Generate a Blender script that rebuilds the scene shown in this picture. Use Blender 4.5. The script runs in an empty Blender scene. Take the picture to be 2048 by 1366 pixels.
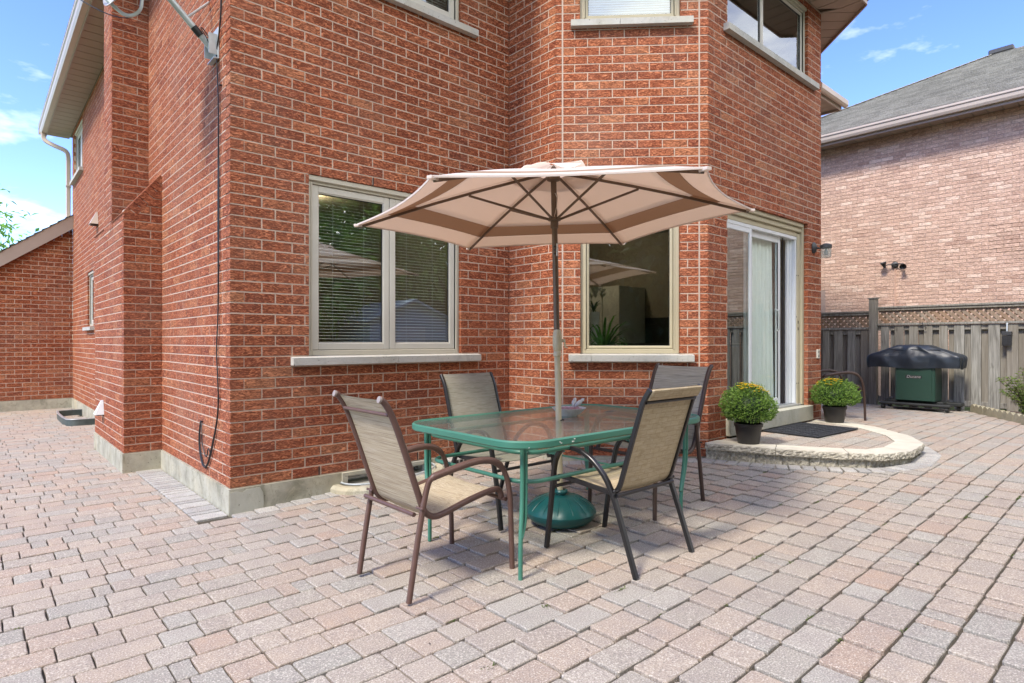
import bpy, math, random
from mathutils import Vector, Matrix
import numpy as np
R = random.Random(7)
PI = math.pi
SC = bpy.context.scene
COL = SC.collection

# ------------------------------------------------------------------ camera, world, sun, exposure
FPX = 1207.0
CAM = (-1.4347, -4.8172, 1.3042)
FW = (0.66433, 0.74743)
RT = (0.74743, -0.66433)
cd = bpy.data.cameras.new('camera')
cam = bpy.data.objects.new('camera', cd)
COL.objects.link(cam)
cam.location = CAM
cam.rotation_euler = (PI / 2, 0, -math.atan2(FW[0], FW[1]))
cd.sensor_width = 36.0
cd.lens = FPX / 2048 * 36.0
cd.clip_end = 3000
cd.clip_start = 0.05
SC.camera = cam

SUN_EL = math.radians(53)
SUN_DIR = Vector((-0.993 * math.cos(SUN_EL), -0.12 * math.cos(SUN_EL), math.sin(SUN_EL)))   # towards the sun
W = bpy.data.worlds.new('World')
SC.world = W
W.use_nodes = True
nt = W.node_tree
nt.nodes.clear()
wo = nt.nodes.new('ShaderNodeOutputWorld')
wb = nt.nodes.new('ShaderNodeBackground')
sky = nt.nodes.new('ShaderNodeTexSky')
sky.sky_type = 'NISHITA'
sky.sun_disc = False
sky.sun_elevation = SUN_EL
sky.sun_rotation = math.atan2(SUN_DIR.x, SUN_DIR.y)
sky.air_density = 1.0
sky.dust_density = 0.15
sky.ozone_density = 4.0
tc = nt.nodes.new('ShaderNodeTexCoord')
mp = nt.nodes.new('ShaderNodeMapping')
mp.inputs['Scale'].default_value = (1.6, 1.6, 4.2)
mp.inputs['Location'].default_value = (3.1, 1.7, 0.4)
cn = nt.nodes.new('ShaderNodeTexNoise')
cn.inputs['Scale'].default_value = 1.5
cn.inputs['Detail'].default_value = 7
cn.inputs['Roughness'].default_value = 0.6
cr = nt.nodes.new('ShaderNodeValToRGB')
cr.color_ramp.elements[0].position = 0.55
cr.color_ramp.elements[1].position = 0.92
cr.color_ramp.elements[0].color = (0, 0, 0, 1)
cr.color_ramp.elements[1].color = (0.9, 0.9, 0.9, 1)
mx = nt.nodes.new('ShaderNodeMix')
mx.data_type = 'RGBA'
mx.inputs['B'].default_value = (15.0, 14.4, 13.4, 1)
L = nt.links.new
L(tc.outputs['Generated'], mp.inputs['Vector'])
L(mp.outputs[0], cn.inputs['Vector'])
sx_ = nt.nodes.new('ShaderNodeSeparateXYZ')
L(tc.outputs['Generated'], sx_.inputs[0])
mr = nt.nodes.new('ShaderNodeMapRange')
mr.inputs['From Min'].default_value = 0.15
mr.inputs['From Max'].default_value = -0.75
mr.inputs['To Min'].default_value = 0.0
mr.inputs['To Max'].default_value = 0.34
L(sx_.outputs['Y'], mr.inputs['Value'])
ad = nt.nodes.new('ShaderNodeMath')
ad.operation = 'ADD'
L(cn.outputs['Fac'], ad.inputs[0])
L(mr.outputs[0], ad.inputs[1])
L(ad.outputs[0], cr.inputs[0])
L(cr.outputs[0], mx.inputs['Factor'])
hs = nt.nodes.new('ShaderNodeHueSaturation')
hs.inputs['Saturation'].default_value = 1.18
hs.inputs['Hue'].default_value = 0.522
hs.inputs['Value'].default_value = 1.45
L(sky.outputs[0], hs.inputs['Color'])
L(hs.outputs[0], mx.inputs['A'])
L(mx.outputs['Result'], wb.inputs['Color'])
wb.inputs['Strength'].default_value = 0.10
L(wb.outputs[0], wo.inputs['Surface'])

sl = bpy.data.lights.new('sun', 'SUN')
sun = bpy.data.objects.new('sun', sl)
COL.objects.link(sun)
sl.energy = 1.8
sl.angle = math.radians(11)
sl.color = (1.0, 0.92, 0.80)
sun.location = SUN_DIR * 30
sun.rotation_euler = SUN_DIR.to_track_quat('Z', 'Y').to_euler()
SC.view_settings.view_transform = 'Standard'
SC.view_settings.look = 'None'
SC.view_settings.exposure = 1.55
SC.view_settings.gamma = 1.0
SC.view_settings.use_curve_mapping = False

# ------------------------------------------------------------------ helpers
def srgb(r, g, b):
    f = lambda c: (c / 255 / 12.92) if c <= 10 else ((c / 255 + 0.055) / 1.055) ** 2.4
    return (f(r), f(g), f(b), 1.0)


def px_area(pts):
    """projected bounding box of some points: (area in px, inside the frame)"""
    xs, ys = [], []
    for p in pts:
        dx, dy = p[0] - CAM[0], p[1] - CAM[1]
        d = dx * FW[0] + dy * FW[1]
        if d < 0.3:
            return 0.0, False
        xs.append(1024 + FPX * (dx * RT[0] + dy * RT[1]) / d)
        ys.append(683 - FPX * (p[2] - CAM[2]) / d)
    cx, cy = sum(xs) / len(xs), sum(ys) / len(ys)
    return (max(xs) - min(xs)) * (max(ys) - min(ys)), (-5 < cx < 2053 and -5 < cy < 1371)


class MB:
    """collects polygons; build() links them as one mesh object"""
    def __init__(s):
        s.v, s.f, s.t = [], [], []
        s.tone = 0.0

    def face(s, idx):
        s.f.append(idx)
        s.t.append(s.tone)

    def add(s, vs, fs, M=None):
        o = len(s.v)
        s.v += [tuple(M @ Vector(p)) for p in vs] if M is not None else [tuple(p) for p in vs]
        for q in fs:
            s.face([i + o for i in q])
        return s

    def hexa(s, p):
        """8 corners: bottom 0-3 counter-clockwise, top 4-7"""
        return s.add(p, [(3, 2, 1, 0), (4, 5, 6, 7), (0, 1, 5, 4), (1, 2, 6, 5), (2, 3, 7, 6), (3, 0, 4, 7)])

    def box(s, x0, x1, y0, y1, z0, z1, b=0.0, M=None):
        if b <= 0:
            p = [(x0, y0, z0), (x1, y0, z0), (x1, y1, z0), (x0, y1, z0), (x0, y0, z1), (x1, y0, z1), (x1, y1, z1), (x0, y1, z1)]
            if M is not None:
                p = [M @ Vector(q) for q in p]
            return s.hexa(p)
        b = min(b, (x1 - x0) * .45, (y1 - y0) * .45, (z1 - z0) * .45)
        vs, idx = [], {}
        for i, (xa, xi) in enumerate(((x0, x0 + b), (x1, x1 - b))):
            for j, (ya, yi) in enumerate(((y0, y0 + b), (y1, y1 - b))):
                for k, (za, zi) in enumerate(((z0, z0 + b), (z1, z1 - b))):
                    for a, p in enumerate(((xa, yi, zi), (xi, ya, zi), (xi, yi, za))):
                        idx[i, j, k, a] = len(vs)
                        vs.append(p)
        g = lambda i, j, k, a: idx[i, j, k, a]
        fs = []
        for i in (0, 1):
            q = [g(i, 0, 0, 0), g(i, 1, 0, 0), g(i, 1, 1, 0), g(i, 0, 1, 0)]
            fs.append(q if i else q[::-1])
            q = [g(0, i, 0, 1), g(1, i, 0, 1), g(1, i, 1, 1), g(0, i, 1, 1)]
            fs.append(q[::-1] if i else q)
            q = [g(0, 0, i, 2), g(1, 0, i, 2), g(1, 1, i, 2), g(0, 1, i, 2)]
            fs.append(q if i else q[::-1])
        def orient(q):
            c = Vector((0, 0, 0))
            for n in q:
                c += Vector(vs[n])
            c = c / len(q) - Vector(((x0 + x1) / 2, (y0 + y1) / 2, (z0 + z1) / 2))
            a = Vector(vs[q[1]]) - Vector(vs[q[0]])
            n = a.cross(Vector(vs[q[2]]) - Vector(vs[q[1]]))
            return q if n.dot(c) > 0 else q[::-1]
        for j in (0, 1):
            for k in (0, 1):
                fs.append(orient([g(0, j, k, 1), g(1, j, k, 1), g(1, j, k, 2), g(0, j, k, 2)]))
                fs.append(orient([g(j, 0, k, 0), g(j, 1, k, 0), g(j, 1, k, 2), g(j, 0, k, 2)]))
                fs.append(orient([g(j, k, 0, 0), g(j, k, 1, 0), g(j, k, 1, 1), g(j, k, 0, 1)]))
                for i in (0, 1):
                    fs.append(orient([g(i, j, k, 0), g(i, j, k, 1), g(i, j, k, 2)]))
        return s.add(vs, fs, M)

    def wbox(s, fr, s0, s1, n0, n1, z0, z1, b=0.0):
        """box in a wall's frame: s along the wall, n outward, z up"""
        M = fr.M
        return s.box(s0, s1, -n1, -n0, z0, z1, b, M)

    def sweep(s, pts, sec, closed=False, up=None, cap=True, scale=None):
        """sweep a section (list of 2-d points) along a path"""
        P = [Vector(p) for p in pts]
        n = len(P)
        T = []
        for i in range(n):
            a = P[i - 1] if (i > 0 or closed) else P[i]
            c = P[(i + 1) % n] if (i < n - 1 or closed) else P[i]
            d = c - a
            T.append(d.normalized() if d.length > 1e-9 else Vector((0, 0, 1)))
        u = Vector(up) if up else (Vector((0, 0, 1)) if abs(T[0].z) < .9 else Vector((1, 0, 0)))
        N = (u - T[0] * u.dot(T[0])).normalized()
        rings = []
        for i in range(n):
            if i:
                if up:
                    N = Vector(up)
                N = N - T[i] * N.dot(T[i])
                N = N.normalized() if N.length > 1e-6 else Vector((1, 0, 0))
            B = T[i].cross(N)
            k = scale[i] if scale else 1.0
            m = 1.0
            if 0 < i < n - 1 and not closed:
                c = (P[i] - P[i - 1]).normalized().dot((P[i + 1] - P[i]).normalized())
                m = 1.0 / max(.6, math.sqrt(max(.05, (1 + c) / 2)))
            rings.append([tuple(P[i] + N * (a * k * m) + B * (b * k)) for a, b in sec])
        o = len(s.v)
        k = len(sec)
        for r in rings:
            s.v += r
        for i in range(n if closed else n - 1):
            j = (i + 1) % n
            for q in range(k):
                w = (q + 1) % k
                s.face([o + i * k + q, o + i * k + w, o + j * k + w, o + j * k + q])
        if cap and not closed:
            s.face([o + q for q in range(k)][::-1])
            s.face([o + (n - 1) * k + q for q in range(k)])
        return s

    def tube(s, pts, r, n=10, closed=False, scale=None):
        return s.sweep(pts, [(r * math.cos(2 * PI * i / n), r * math.sin(2 * PI * i / n)) for i in range(n)], closed, scale=scale)

    def rect(s, pts, w, h, up, closed=False, b=.15):
        """rounded rectangular bar; h along 'up'"""
        c = min(w, h) * b
        sec = [(h / 2 - c, w / 2), (h / 2, w / 2 - c), (h / 2, -w / 2 + c), (h / 2 - c, -w / 2), (-h / 2 + c, -w / 2), (-h / 2, -w / 2 + c), (-h / 2, w / 2 - c), (-h / 2 + c, w / 2)]
        return s.sweep(pts, sec[::-1], closed, up=up)

    def lathe(s, prof, n=24, c=(0, 0, 0), M=None, mod=None):
        o = len(s.v)
        for r, z in prof:
            for i in range(n):
                a = 2 * PI * i / n
                rr = r * (mod(a, r, z) if mod else 1)
                p = Vector((c[0] + rr * math.cos(a), c[1] + rr * math.sin(a), c[2] + z))
                s.v.append(tuple(M @ p) if M is not None else tuple(p))
        for j in range(len(prof) - 1):
            for i in range(n):
                k = (i + 1) % n
                s.face([o + j * n + i, o + j * n + k, o + (j + 1) * n + k, o + (j + 1) * n + i])
        if prof[0][0] > 1e-6:
            s.face([o + i for i in range(n)][::-1])
        if prof[-1][0] > 1e-6:
            s.face([o + (len(prof) - 1) * n + i for i in range(n)])
        return s

    def prism(s, poly, z0, z1, bev=0.0):
        """convex polygon prism (counter-clockwise), top edge bevelled"""
        n = len(poly)
        cx, cy = sum(p[0] for p in poly) / n, sum(p[1] for p in poly) / n
        o = len(s.v)
        s.v += [(p[0], p[1], z0) for p in poly]
        s.v += [(p[0], p[1], z1 - bev) for p in poly]
        for i in range(n):
            j = (i + 1) % n
            s.face([o + i, o + j, o + n + j, o + n + i])
        k = o + n
        if bev > 0:
            s.v += [(p[0] + (cx - p[0]) * min(.4, bev / max(.01, math.hypot(cx - p[0], cy - p[1]))), p[1] + (cy - p[1]) * min(.4, bev / max(.01, math.hypot(cx - p[0], cy - p[1]))), z1) for p in poly]
            for i in range(n):
                j = (i + 1) % n
                s.face([k + i, k + j, k + n + j, k + n + i])
            k += n
        s.face([k + i for i in range(n)])
        return s

    def ball(s, c, r, nu=10, nv=7, sq=(1, 1, 1), M=None):
        prof = [(math.sin(PI * j / nv), -math.cos(PI * j / nv)) for j in range(nv + 1)]
        o = len(s.v)
        for a, z in prof:
            for i in range(nu):
                t = 2 * PI * i / nu
                p = Vector((a * math.cos(t) * r * sq[0], a * math.sin(t) * r * sq[1], z * r * sq[2]))
                if M is not None:
                    p = M @ p
                s.v.append(tuple(p + Vector(c)))
        for j in range(nv):
            for i in range(nu):
                k = (i + 1) % nu
                s.face([o + j * nu + i, o + j * nu + k, o + (j + 1) * nu + k, o + (j + 1) * nu + i])
        return s

    def mesh(s, name, mat, origin=(0, 0, 0), smooth=35):
        me = bpy.data.meshes.new(name)
        v = np.array(s.v, dtype=float).reshape(-1, 3) - np.array(origin)
        me.from_pydata(v.tolist(), [], s.f)
        if any(s.t):
            at = me.attributes.new('tone', 'FLOAT', 'FACE')
            at.data.foreach_set('value', np.array(s.t, dtype=np.float32))
        me.materials.append(mat)
        if smooth:
            me.shade_smooth()
            me.set_sharp_from_angle(angle=math.radians(smooth))
        me.validate()
        return me

    def build(s, name, mat, parent=None, smooth=35, **kw):
        org = Vector((0, 0, 0))
        q = parent
        while q is not None:
            org += q.location
            q = q.parent
        loc = kw.pop('loc', None)
        if kw.pop('local', False):
            org = Vector((0, 0, 0))
        if loc is not None:
            org = Vector(loc)
        o = bpy.data.objects.new(name, s.mesh(name, mat, org, smooth))
        COL.objects.link(o)
        if loc is not None:
            o.location = loc
        o.parent = parent
        for k, x in kw.items():
            o[k] = x
        return o


def thing(name, label, cat, loc=(0, 0, 0), rz=0.0, group=None):
    o = bpy.data.objects.new(name, None)
    COL.objects.link(o)
    o.empty_display_size = 0.2
    o.location = loc
    o.rotation_euler = (0, 0, rz)
    o['label'] = label
    o['category'] = cat
    if group:
        o['group'] = group
    return o


def copy_tree(o, parent=None):
    c = o.copy()
    COL.objects.link(c)
    c.parent = parent
    for ch in list(o.children):
        copy_tree(ch, c)
    return c


class Frame:
    """a wall's frame: start point, direction along, outward normal"""
    def __init__(s, P, D):
        s.P, s.D = Vector((P[0], P[1], 0)), Vector((D[0], D[1], 0)).normalized()
        s.N = Vector((s.D.y, -s.D.x, 0))        # outward: to the right of the walking direction
        s.ang = math.atan2(s.D.y, s.D.x)
        s.M = Matrix.Translation(s.P) @ Matrix.Rotation(s.ang, 4, 'Z')

    def at(s, a, n, z):
        p = s.P + s.D * a + s.N * n
        return Vector((p.x, p.y, z))


def smoothpath(pts, it=2):
    P = [Vector(p) for p in pts]
    for _ in range(it):
        Q = [P[0]]
        for a, b in zip(P[:-1], P[1:]):
            Q += [a.lerp(b, .25), a.lerp(b, .75)]
        Q.append(P[-1])
        P = Q
    return P


GX = [-40, -6, -3, 0, 1.5, 3, 4.5, 5.2, 6, 7, 8.5, 10.2, 14, 60]
GZ = [-.05, -.03, -.02, 0, .075, .15, .222, .238, .245, .243, .236, .225, .2, .15]
def gz(x):
    return float(np.interp(x, GX, GZ))

# ------------------------------------------------------------------ materials
def newmat(name):
    m = bpy.data.materials.new(name)
    m.use_nodes = True
    t = m.node_tree
    b = t.nodes['Principled BSDF']
    return m, t, b


def node(t, typ, **kw):
    n = t.nodes.new(typ)
    for k, v in kw.items():
        if k.startswith('i_'):
            key = k[2:].replace('_', ' ')
            n.inputs[int(key) if key.isdigit() else key].default_value = v
        else:
            setattr(n, k, v)
    return n


def coords(t, kind='Position', scale=(1, 1, 1), rot=(0, 0, 0), loc=(0, 0, 0)):
    if kind == 'Position':
        c = node(t, 'ShaderNodeNewGeometry').outputs['Position']
    else:
        c = node(t, 'ShaderNodeTexCoord').outputs[kind]
    m = node(t, 'ShaderNodeMapping')
    m.inputs['Scale'].default_value = scale
    m.inputs['Rotation'].default_value = rot
    m.inputs['Location'].default_value = loc
    t.links.new(c, m.inputs['Vector'])
    return m.outputs[0]


def noise(t, vec, scale=5.0, detail=4.0, rough=.55, dist=0.0):
    n = node(t, 'ShaderNodeTexNoise')
    n.inputs['Scale'].default_value = scale
    n.inputs['Detail'].default_value = detail
    n.inputs['Roughness'].default_value = rough
    n.inputs['Distortion'].default_value = dist
    t.links.new(vec, n.inputs['Vector'])
    return n.outputs['Fac']


def ramp(t, fac, stops, interp='LINEAR'):
    n = node(t, 'ShaderNodeValToRGB')
    cr = n.color_ramp
    cr.interpolation = interp
    while len(cr.elements) < len(stops):
        cr.elements.new(0.5)
    for e, (p, c) in zip(cr.elements, stops):
        e.position = p
        e.color = c if len(c) == 4 else (*c, 1)
    t.links.new(fac, n.inputs[0])
    return n.outputs[0]


def mixc(t, fac, a, b, mode='MIX'):
    n = node(t, 'ShaderNodeMix', data_type='RGBA', blend_type=mode)
    for k, v in (('Factor', fac), ('A', a), ('B', b)):
        if isinstance(v, (int, float)):
            n.inputs[k].default_value = v
        elif isinstance(v, tuple):
            n.inputs[k].default_value = v if len(v) == 4 else (*v, 1)
        else:
            t.links.new(v, n.inputs[k])
    return n.outputs['Result']


def math_(t, op, a, b=0.0, c=None):
    n = node(t, 'ShaderNodeMath', operation=op)
    for i, v in enumerate((a, b) if c is None else (a, b, c)):
        if isinstance(v, (int, float)):
            n.inputs[i].default_value = v
        else:
            t.links.new(v, n.inputs[i])
    return n.outputs[0]


def bump(t, b, h, strength=.3, dist=.01, normal=None):
    n = node(t, 'ShaderNodeBump')
    n.inputs['Strength'].default_value = strength
    n.inputs['Distance'].default_value = dist
    t.links.new(h, n.inputs['Height'])
    if normal is not None:
        t.links.new(normal, n.inputs['Normal'])
    t.links.new(n.outputs[0], b.inputs['Normal'])
    return n.outputs[0]


def tone_of(t):
    """a number per piece: the mesh's own 'tone' plus the object's random number"""
    a = node(t, 'ShaderNodeAttribute', attribute_name='tone').outputs['Fac']
    r = node(t, 'ShaderNodeObjectInfo').outputs['Random']
    return math_(t, 'FRACT', math_(t, 'ADD', a, r))


def plain(name, col, rough=.5, var=.12, vs=6.0, bmp=0.0, bs=60.0, metal=0.0, kind='Object', spec=.5, stretch=(1, 1, 1), col2=None):
    m, t, b = newmat(name)
    c = coords(t, kind, stretch)
    n = noise(t, c, vs, 5, .6)
    k2 = col2 or tuple(x * .62 for x in col[:3])
    k1 = tuple(min(1, x * (1 + var)) for x in col[:3])
    f = ramp(t, n, [(.3, (0, 0, 0)), (.7, (1, 1, 1))])
    cc = mixc(t, f, tuple(col[i] * (1 - var) + k2[i] * var for i in range(3)), k1)
    t.links.new(cc, b.inputs['Base Color'])
    b.inputs['Roughness'].default_value = rough
    b.inputs['Metallic'].default_value = metal
    b.inputs['Specular IOR Level'].default_value = spec
    if bmp:
        bump(t, b, noise(t, c, bs, 4, .65), bmp, .004)
    return m


def brick_mat(name, dark, mid, light, wrinkle=1.0, sc=(24, 24, 84)):
    m, t, b = newmat(name)
    tn = tone_of(t)
    base = ramp(t, tn, [(0, dark), (.22, mid), (.5, tuple(x * .86 for x in mid[:3])), (.74, mid), (.9, light), (1, mid)])
    c = coords(t, 'Position', sc)
    n1 = noise(t, c, 1.0, 3.0, .55, 1.6)
    rid = ramp(t, n1, [(.38, (0, 0, 0)), (.50, (.62, .62, .62)), (.62, (1, 1, 1))])
    n2 = noise(t, coords(t, 'Position', (1, 1, 1)), 110, 3, .6)
    c1 = mixc(t, math_(t, 'MULTIPLY', math_(t, 'SUBTRACT', 1.0, rid), .78 * wrinkle), base, tuple(x * .22 for x in mid[:3]))  # grooves darkened and ridges highlighted in the colour, along the bump's wrinkles
    hi = ramp(t, n1, [(.52, (0, 0, 0)), (.66, (1, 1, 1))])
    c2 = mixc(t, math_(t, 'MULTIPLY', hi, .75 * wrinkle), c1, light)
    big = noise(t, coords(t, 'Position'), 1.1, 4, .6)
    c3 = mixc(t, ramp(t, big, [(.45, (0, 0, 0)), (.75, (.25, .25, .25))]), c2, (.40, .27, .20))
    t.links.new(c3, b.inputs['Base Color'])
    b.inputs['Roughness'].default_value = .85
    b.inputs['Specular IOR Level'].default_value = .25
    h = math_(t, 'ADD', math_(t, 'MULTIPLY', rid, 1.0), math_(t, 'MULTIPLY', n2, .35))
    bump(t, b, h, 1.0 * wrinkle, .009)
    return m


M = {}
M['brick'] = brick_mat('red rug brick', (.34, .085, .042), (.50, .140, .062), (.62, .25, .12))
M['brick_far'] = brick_mat('pink brick', (.50, .32, .24), (.67, .455, .345), (.82, .63, .50), .5, (16, 16, 40))
M['mortar'] = plain('mortar', (.45, .335, .255), .95, .2, 30, .5, 300, kind='Position', spec=.1)
M['mortar_far'] = plain('grey mortar', (.34, .26, .22), .95, .2, 30, kind='Position', spec=.1)


def paver_mat(name, stops):
    m, t, b = newmat(name)
    tn = tone_of(t)
    base = ramp(t, tn, stops)
    pos = coords(t, 'Position')
    n = noise(t, pos, 9, 5, .65)
    c1 = mixc(t, ramp(t, n, [(.35, (0, 0, 0)), (.7, (.55, .55, .55))]), base, (.26, .22, .195))
    v = node(t, 'ShaderNodeTexVoronoi')
    v.inputs['Scale'].default_value = 210
    t.links.new(pos, v.inputs['Vector'])
    sp = noise(t, pos, 150, 3, .6)
    c2 = mixc(t, ramp(t, sp, [(.54, (0, 0, 0)), (.66, (.75, .75, .75))]), c1, (.64, .59, .49))
    c3 = mixc(t, ramp(t, sp, [(.34, (.65, .65, .65)), (.46, (0, 0, 0))]), c2, (.14, .12, .11))
    big = noise(t, pos, .8, 4, .6)
    c4 = mixc(t, ramp(t, big, [(.45, (0, 0, 0)), (.75, (.30, .30, .30))]), c3, (.24, .215, .20))
    t.links.new(c4, b.inputs['Base Color'])
    b.inputs['Roughness'].default_value = .9
    b.inputs['Specular IOR Level'].default_value = .25
    h = math_(t, 'ADD', math_(t, 'MULTIPLY', noise(t, pos, 170, 4, .7), 1.0), math_(t, 'MULTIPLY', v.outputs['Distance'], .6))
    bump(t, b, h, .55, .004)
    return m


PINK, TAN, GREY, LGREY, ROSE = (.365, .282, .212), (.385, .318, .245), (.295, .282, .237), (.355, .332, .280), (.37, .262, .188)
M['paver'] = paver_mat('tumbled concrete pavers', [(0, PINK), (.18, TAN), (.34, GREY), (.48, LGREY), (.62, TAN), (.74, PINK), (.86, GREY), (.95, ROSE), (1, PINK)])
M['paver_grey'] = paver_mat('grey border pavers', [(0, (.46, .455, .41)), (.45, (.30, .305, .29)), (.7, (.38, .38, .35)), (1, (.47, .465, .425))])
M['joint'] = plain('joint sand', (.055, .044, .031), .95, .5, 12, .4, 120, kind='Position', col2=(.03, .035, .015))
M['soil'] = plain('soil', (.07, .05, .035), .95, .4, 8, .6, 60, kind='Position')
M['lawn'] = plain('lawn', (.06, .11, .03), .95, .4, 3, .6, 60, kind='Position')


def concrete(name, col, stain=.5):
    m, t, b = newmat(name)
    p = coords(t, 'Position')
    n = noise(t, p, 4, 6, .7)
    c = mixc(t, ramp(t, n, [(.35, (0, 0, 0)), (.68, (stain, stain, stain))]), col, tuple(x * .5 for x in col[:3]))
    n2 = noise(t, p, 1.7, 5, .6)
    c = mixc(t, ramp(t, n2, [(.5, (0, 0, 0)), (.7, (.5, .5, .5))]), c, (col[0] * 1.0, col[1] * .9, col[2] * .72))
    n3 = noise(t, coords(t, 'Position', (1, 1, .55)), 6.5, 7, .75, .8)
    c = mixc(t, ramp(t, n3, [(.50, (0, 0, 0)), (.64, (stain * .8, stain * .8, stain * .8))]), c, (col[0] * .34, col[1] * .35, col[2] * .30))
    pit = noise(t, p, 55, 2, .5)
    c = mixc(t, ramp(t, pit, [(.68, (0, 0, 0)), (.74, (.8, .8, .8))]), c, (.10, .095, .08))
    t.links.new(c, b.inputs['Base Color'])
    b.inputs['Roughness'].default_value = .9
    b.inputs['Specular IOR Level'].default_value = .2
    bump(t, b, math_(t, 'SUBTRACT', noise(t, p, 40, 5, .7), math_(t, 'MULTIPLY', ramp(t, pit, [(.66, (0, 0, 0)), (.74, (1, 1, 1))]), .8)), .5, .006)
    return m


M['concrete'] = concrete('foundation concrete', (.46, .44, .345), .75)
M['patch'] = concrete('concrete patch', (.46, .455, .38), .25)
M['sill'] = concrete('cast sill', (.47, .465, .425), .3)
M['sillstep'] = concrete('door sill concrete', (.44, .435, .36), .3)
M['coping'] = plain('coping stone', (.50, .465, .375), .85, .15, 7, .3, 200, kind='Position')


def rough_stone(name, col):
    m, t, b = newmat(name)
    p = coords(t, 'Position')
    n = noise(t, p, 38, 5, .7, .6)
    c = mixc(t, ramp(t, n, [(.35, (0, 0, 0)), (.62, (1, 1, 1))]), tuple(x * .42 for x in col), col)
    t.links.new(c, b.inputs['Base Color'])
    b.inputs['Roughness'].default_value = .95
    b.inputs['Specular IOR Level'].default_value = .2
    bump(t, b, noise(t, p, 48, 5, .7, .5), 1.0, .018)
    return m


M['split'] = rough_stone('split face stone', (.54, .50, .40))
M['frame'] = plain('taupe window frame', (.46, .43, .34), .45, .06, 3, kind='Position')
M['trim'] = plain('tan brickmould', (.42, .375, .255), .5, .08, 3, kind='Position')
M['sash'] = plain('pale sash', (.50, .48, .41), .4, .05, 3, kind='Position')
M['gasket'] = plain('black gasket', (.02, .02, .02), .6, kind='Position')
M['white'] = plain('white door frame', (.62, .65, .66), .35, .06, 4, kind='Position')
M['alum'] = plain('mill aluminium', (.50, .52, .52), .35, .15, 6, metal=.6, kind='Position')
M['blind'] = plain('blind slat', (.50, .50, .46), .5, .05, kind='Position')
M['blind_shut'] = plain('closed blind slat', (.30, .38, .43), .5, .05, kind='Position')
M['soffit'] = plain('taupe soffit', (.34, .265, .205), .6, .06, 3, .12, 400, kind='Position')
M['fascia'] = plain('taupe fascia', (.33, .265, .22), .5, .08, 3, kind='Position')
M['gutter'] = plain('cream gutter', (.47, .40, .33), .4, .08, 3, kind='Position')
M['interior'] = plain('interior wall', (.30, .26, .19), .8, .1, 2, kind='Position')
M['floorboard'] = plain('interior floor', (.12, .08, .05), .5, .2, 3, kind='Position')
M['white_soft'] = plain('white cabinet', (.55, .55, .47), .5, .05, kind='Position')
M['darkthing'] = plain('dark counter and panel', (.02, .02, .02), .4, kind='Position')


def glass_mat(name, ior=2.1, tint=(.93, .96, .95), rough=0.0, bmp=0.0, frost=0.0):
    m, t, b = newmat(name)
    t.nodes.remove(b)
    out = [n for n in t.nodes if n.type == 'OUTPUT_MATERIAL'][0]
    fr = node(t, 'ShaderNodeFresnel')
    fr.inputs['IOR'].default_value = ior
    tr = node(t, 'ShaderNodeBsdfTransparent')
    tr.inputs['Color'].default_value = (*tint, 1)
    gl = node(t, 'ShaderNodeBsdfGlossy')
    gl.inputs['Roughness'].default_value = rough
    gl.inputs['Color'].default_value = (.95, 1, .98, 1)
    mxs = node(t, 'ShaderNodeMixShader')
    bf = node(t, 'ShaderNodeNewGeometry').outputs['Backfacing']
    t.links.new(math_(t, 'MULTIPLY', fr.outputs[0], math_(t, 'SUBTRACT', 1.0, bf)), mxs.inputs[0])
    t.links.new(tr.outputs[0], mxs.inputs[1])
    t.links.new(gl.outputs[0], mxs.inputs[2])
    t.links.new(mxs.outputs[0], out.inputs['Surface'])
    if frost:
        df = node(t, 'ShaderNodeBsdfDiffuse')
        df.inputs['Color'].default_value = (.42, .46, .42, 1)
        m2 = node(t, 'ShaderNodeMixShader')
        m2.inputs[0].default_value = frost
        t.links.new(tr.outputs[0], m2.inputs[1])
        t.links.new(df.outputs[0], m2.inputs[2])
        t.links.new(m2.outputs[0], mxs.inputs[1])
    if bmp:
        n = node(t, 'ShaderNodeBump')
        n.inputs['Strength'].default_value = bmp
        n.inputs['Distance'].default_value = .004
        t.links.new(noise(t, coords(t, 'Position', (55, 95, 40)), 1.0, 2, .5), n.inputs['Height'])
        t.links.new(n.outputs[0], gl.inputs['Normal'])
        t.links.new(n.outputs[0], fr.inputs['Normal'])
    return m


M['glass'] = glass_mat('window glass', 2.75)
M['clearglass'] = glass_mat('clear glass', 1.45)
M['doorglass'] = glass_mat('door glass', 3.0, (.80, .86, .83))
M['tableglass'] = glass_mat('textured table glass', 1.75, (.72, .76, .71), .12, .6, .16)
M['jar'] = glass_mat('lamp jar', 1.9, (.90, .93, .95), .04, 0.0, .35)


def wood(name, c1, c2, c3):
    m, t, b = newmat(name)
    tn = tone_of(t)
    p = coords(t, 'Position', (16, 16, 1.1))
    n = noise(t, p, 1.6, 6, .65, .8)
    fine = noise(t, coords(t, 'Position', (120, 120, 2.5)), 1.0, 4, .6)
    base = mixc(t, ramp(t, n, [(.3, (0, 0, 0)), (.7, (1, 1, 1))]), c1, c2)
    base = mixc(t, ramp(t, fine, [(.35, (.55, .55, .55)), (.55, (0, 0, 0))]), base, tuple(x * .4 for x in c1))
    base = mixc(t, math_(t, 'MULTIPLY', tn, .75), base, c3)
    k = noise(t, coords(t, 'Position', (7, 7, 3)), 1.4, 2, .4)
    base = mixc(t, ramp(t, k, [(.72, (0, 0, 0)), (.80, (.7, .7, .7))]), base, (.035, .03, .025))
    t.links.new(base, b.inputs['Base Color'])
    b.inputs['Roughness'].default_value = .85
    b.inputs['Specular IOR Level'].default_value = .2
    bump(t, b, fine, .4, .004)
    return m


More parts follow.
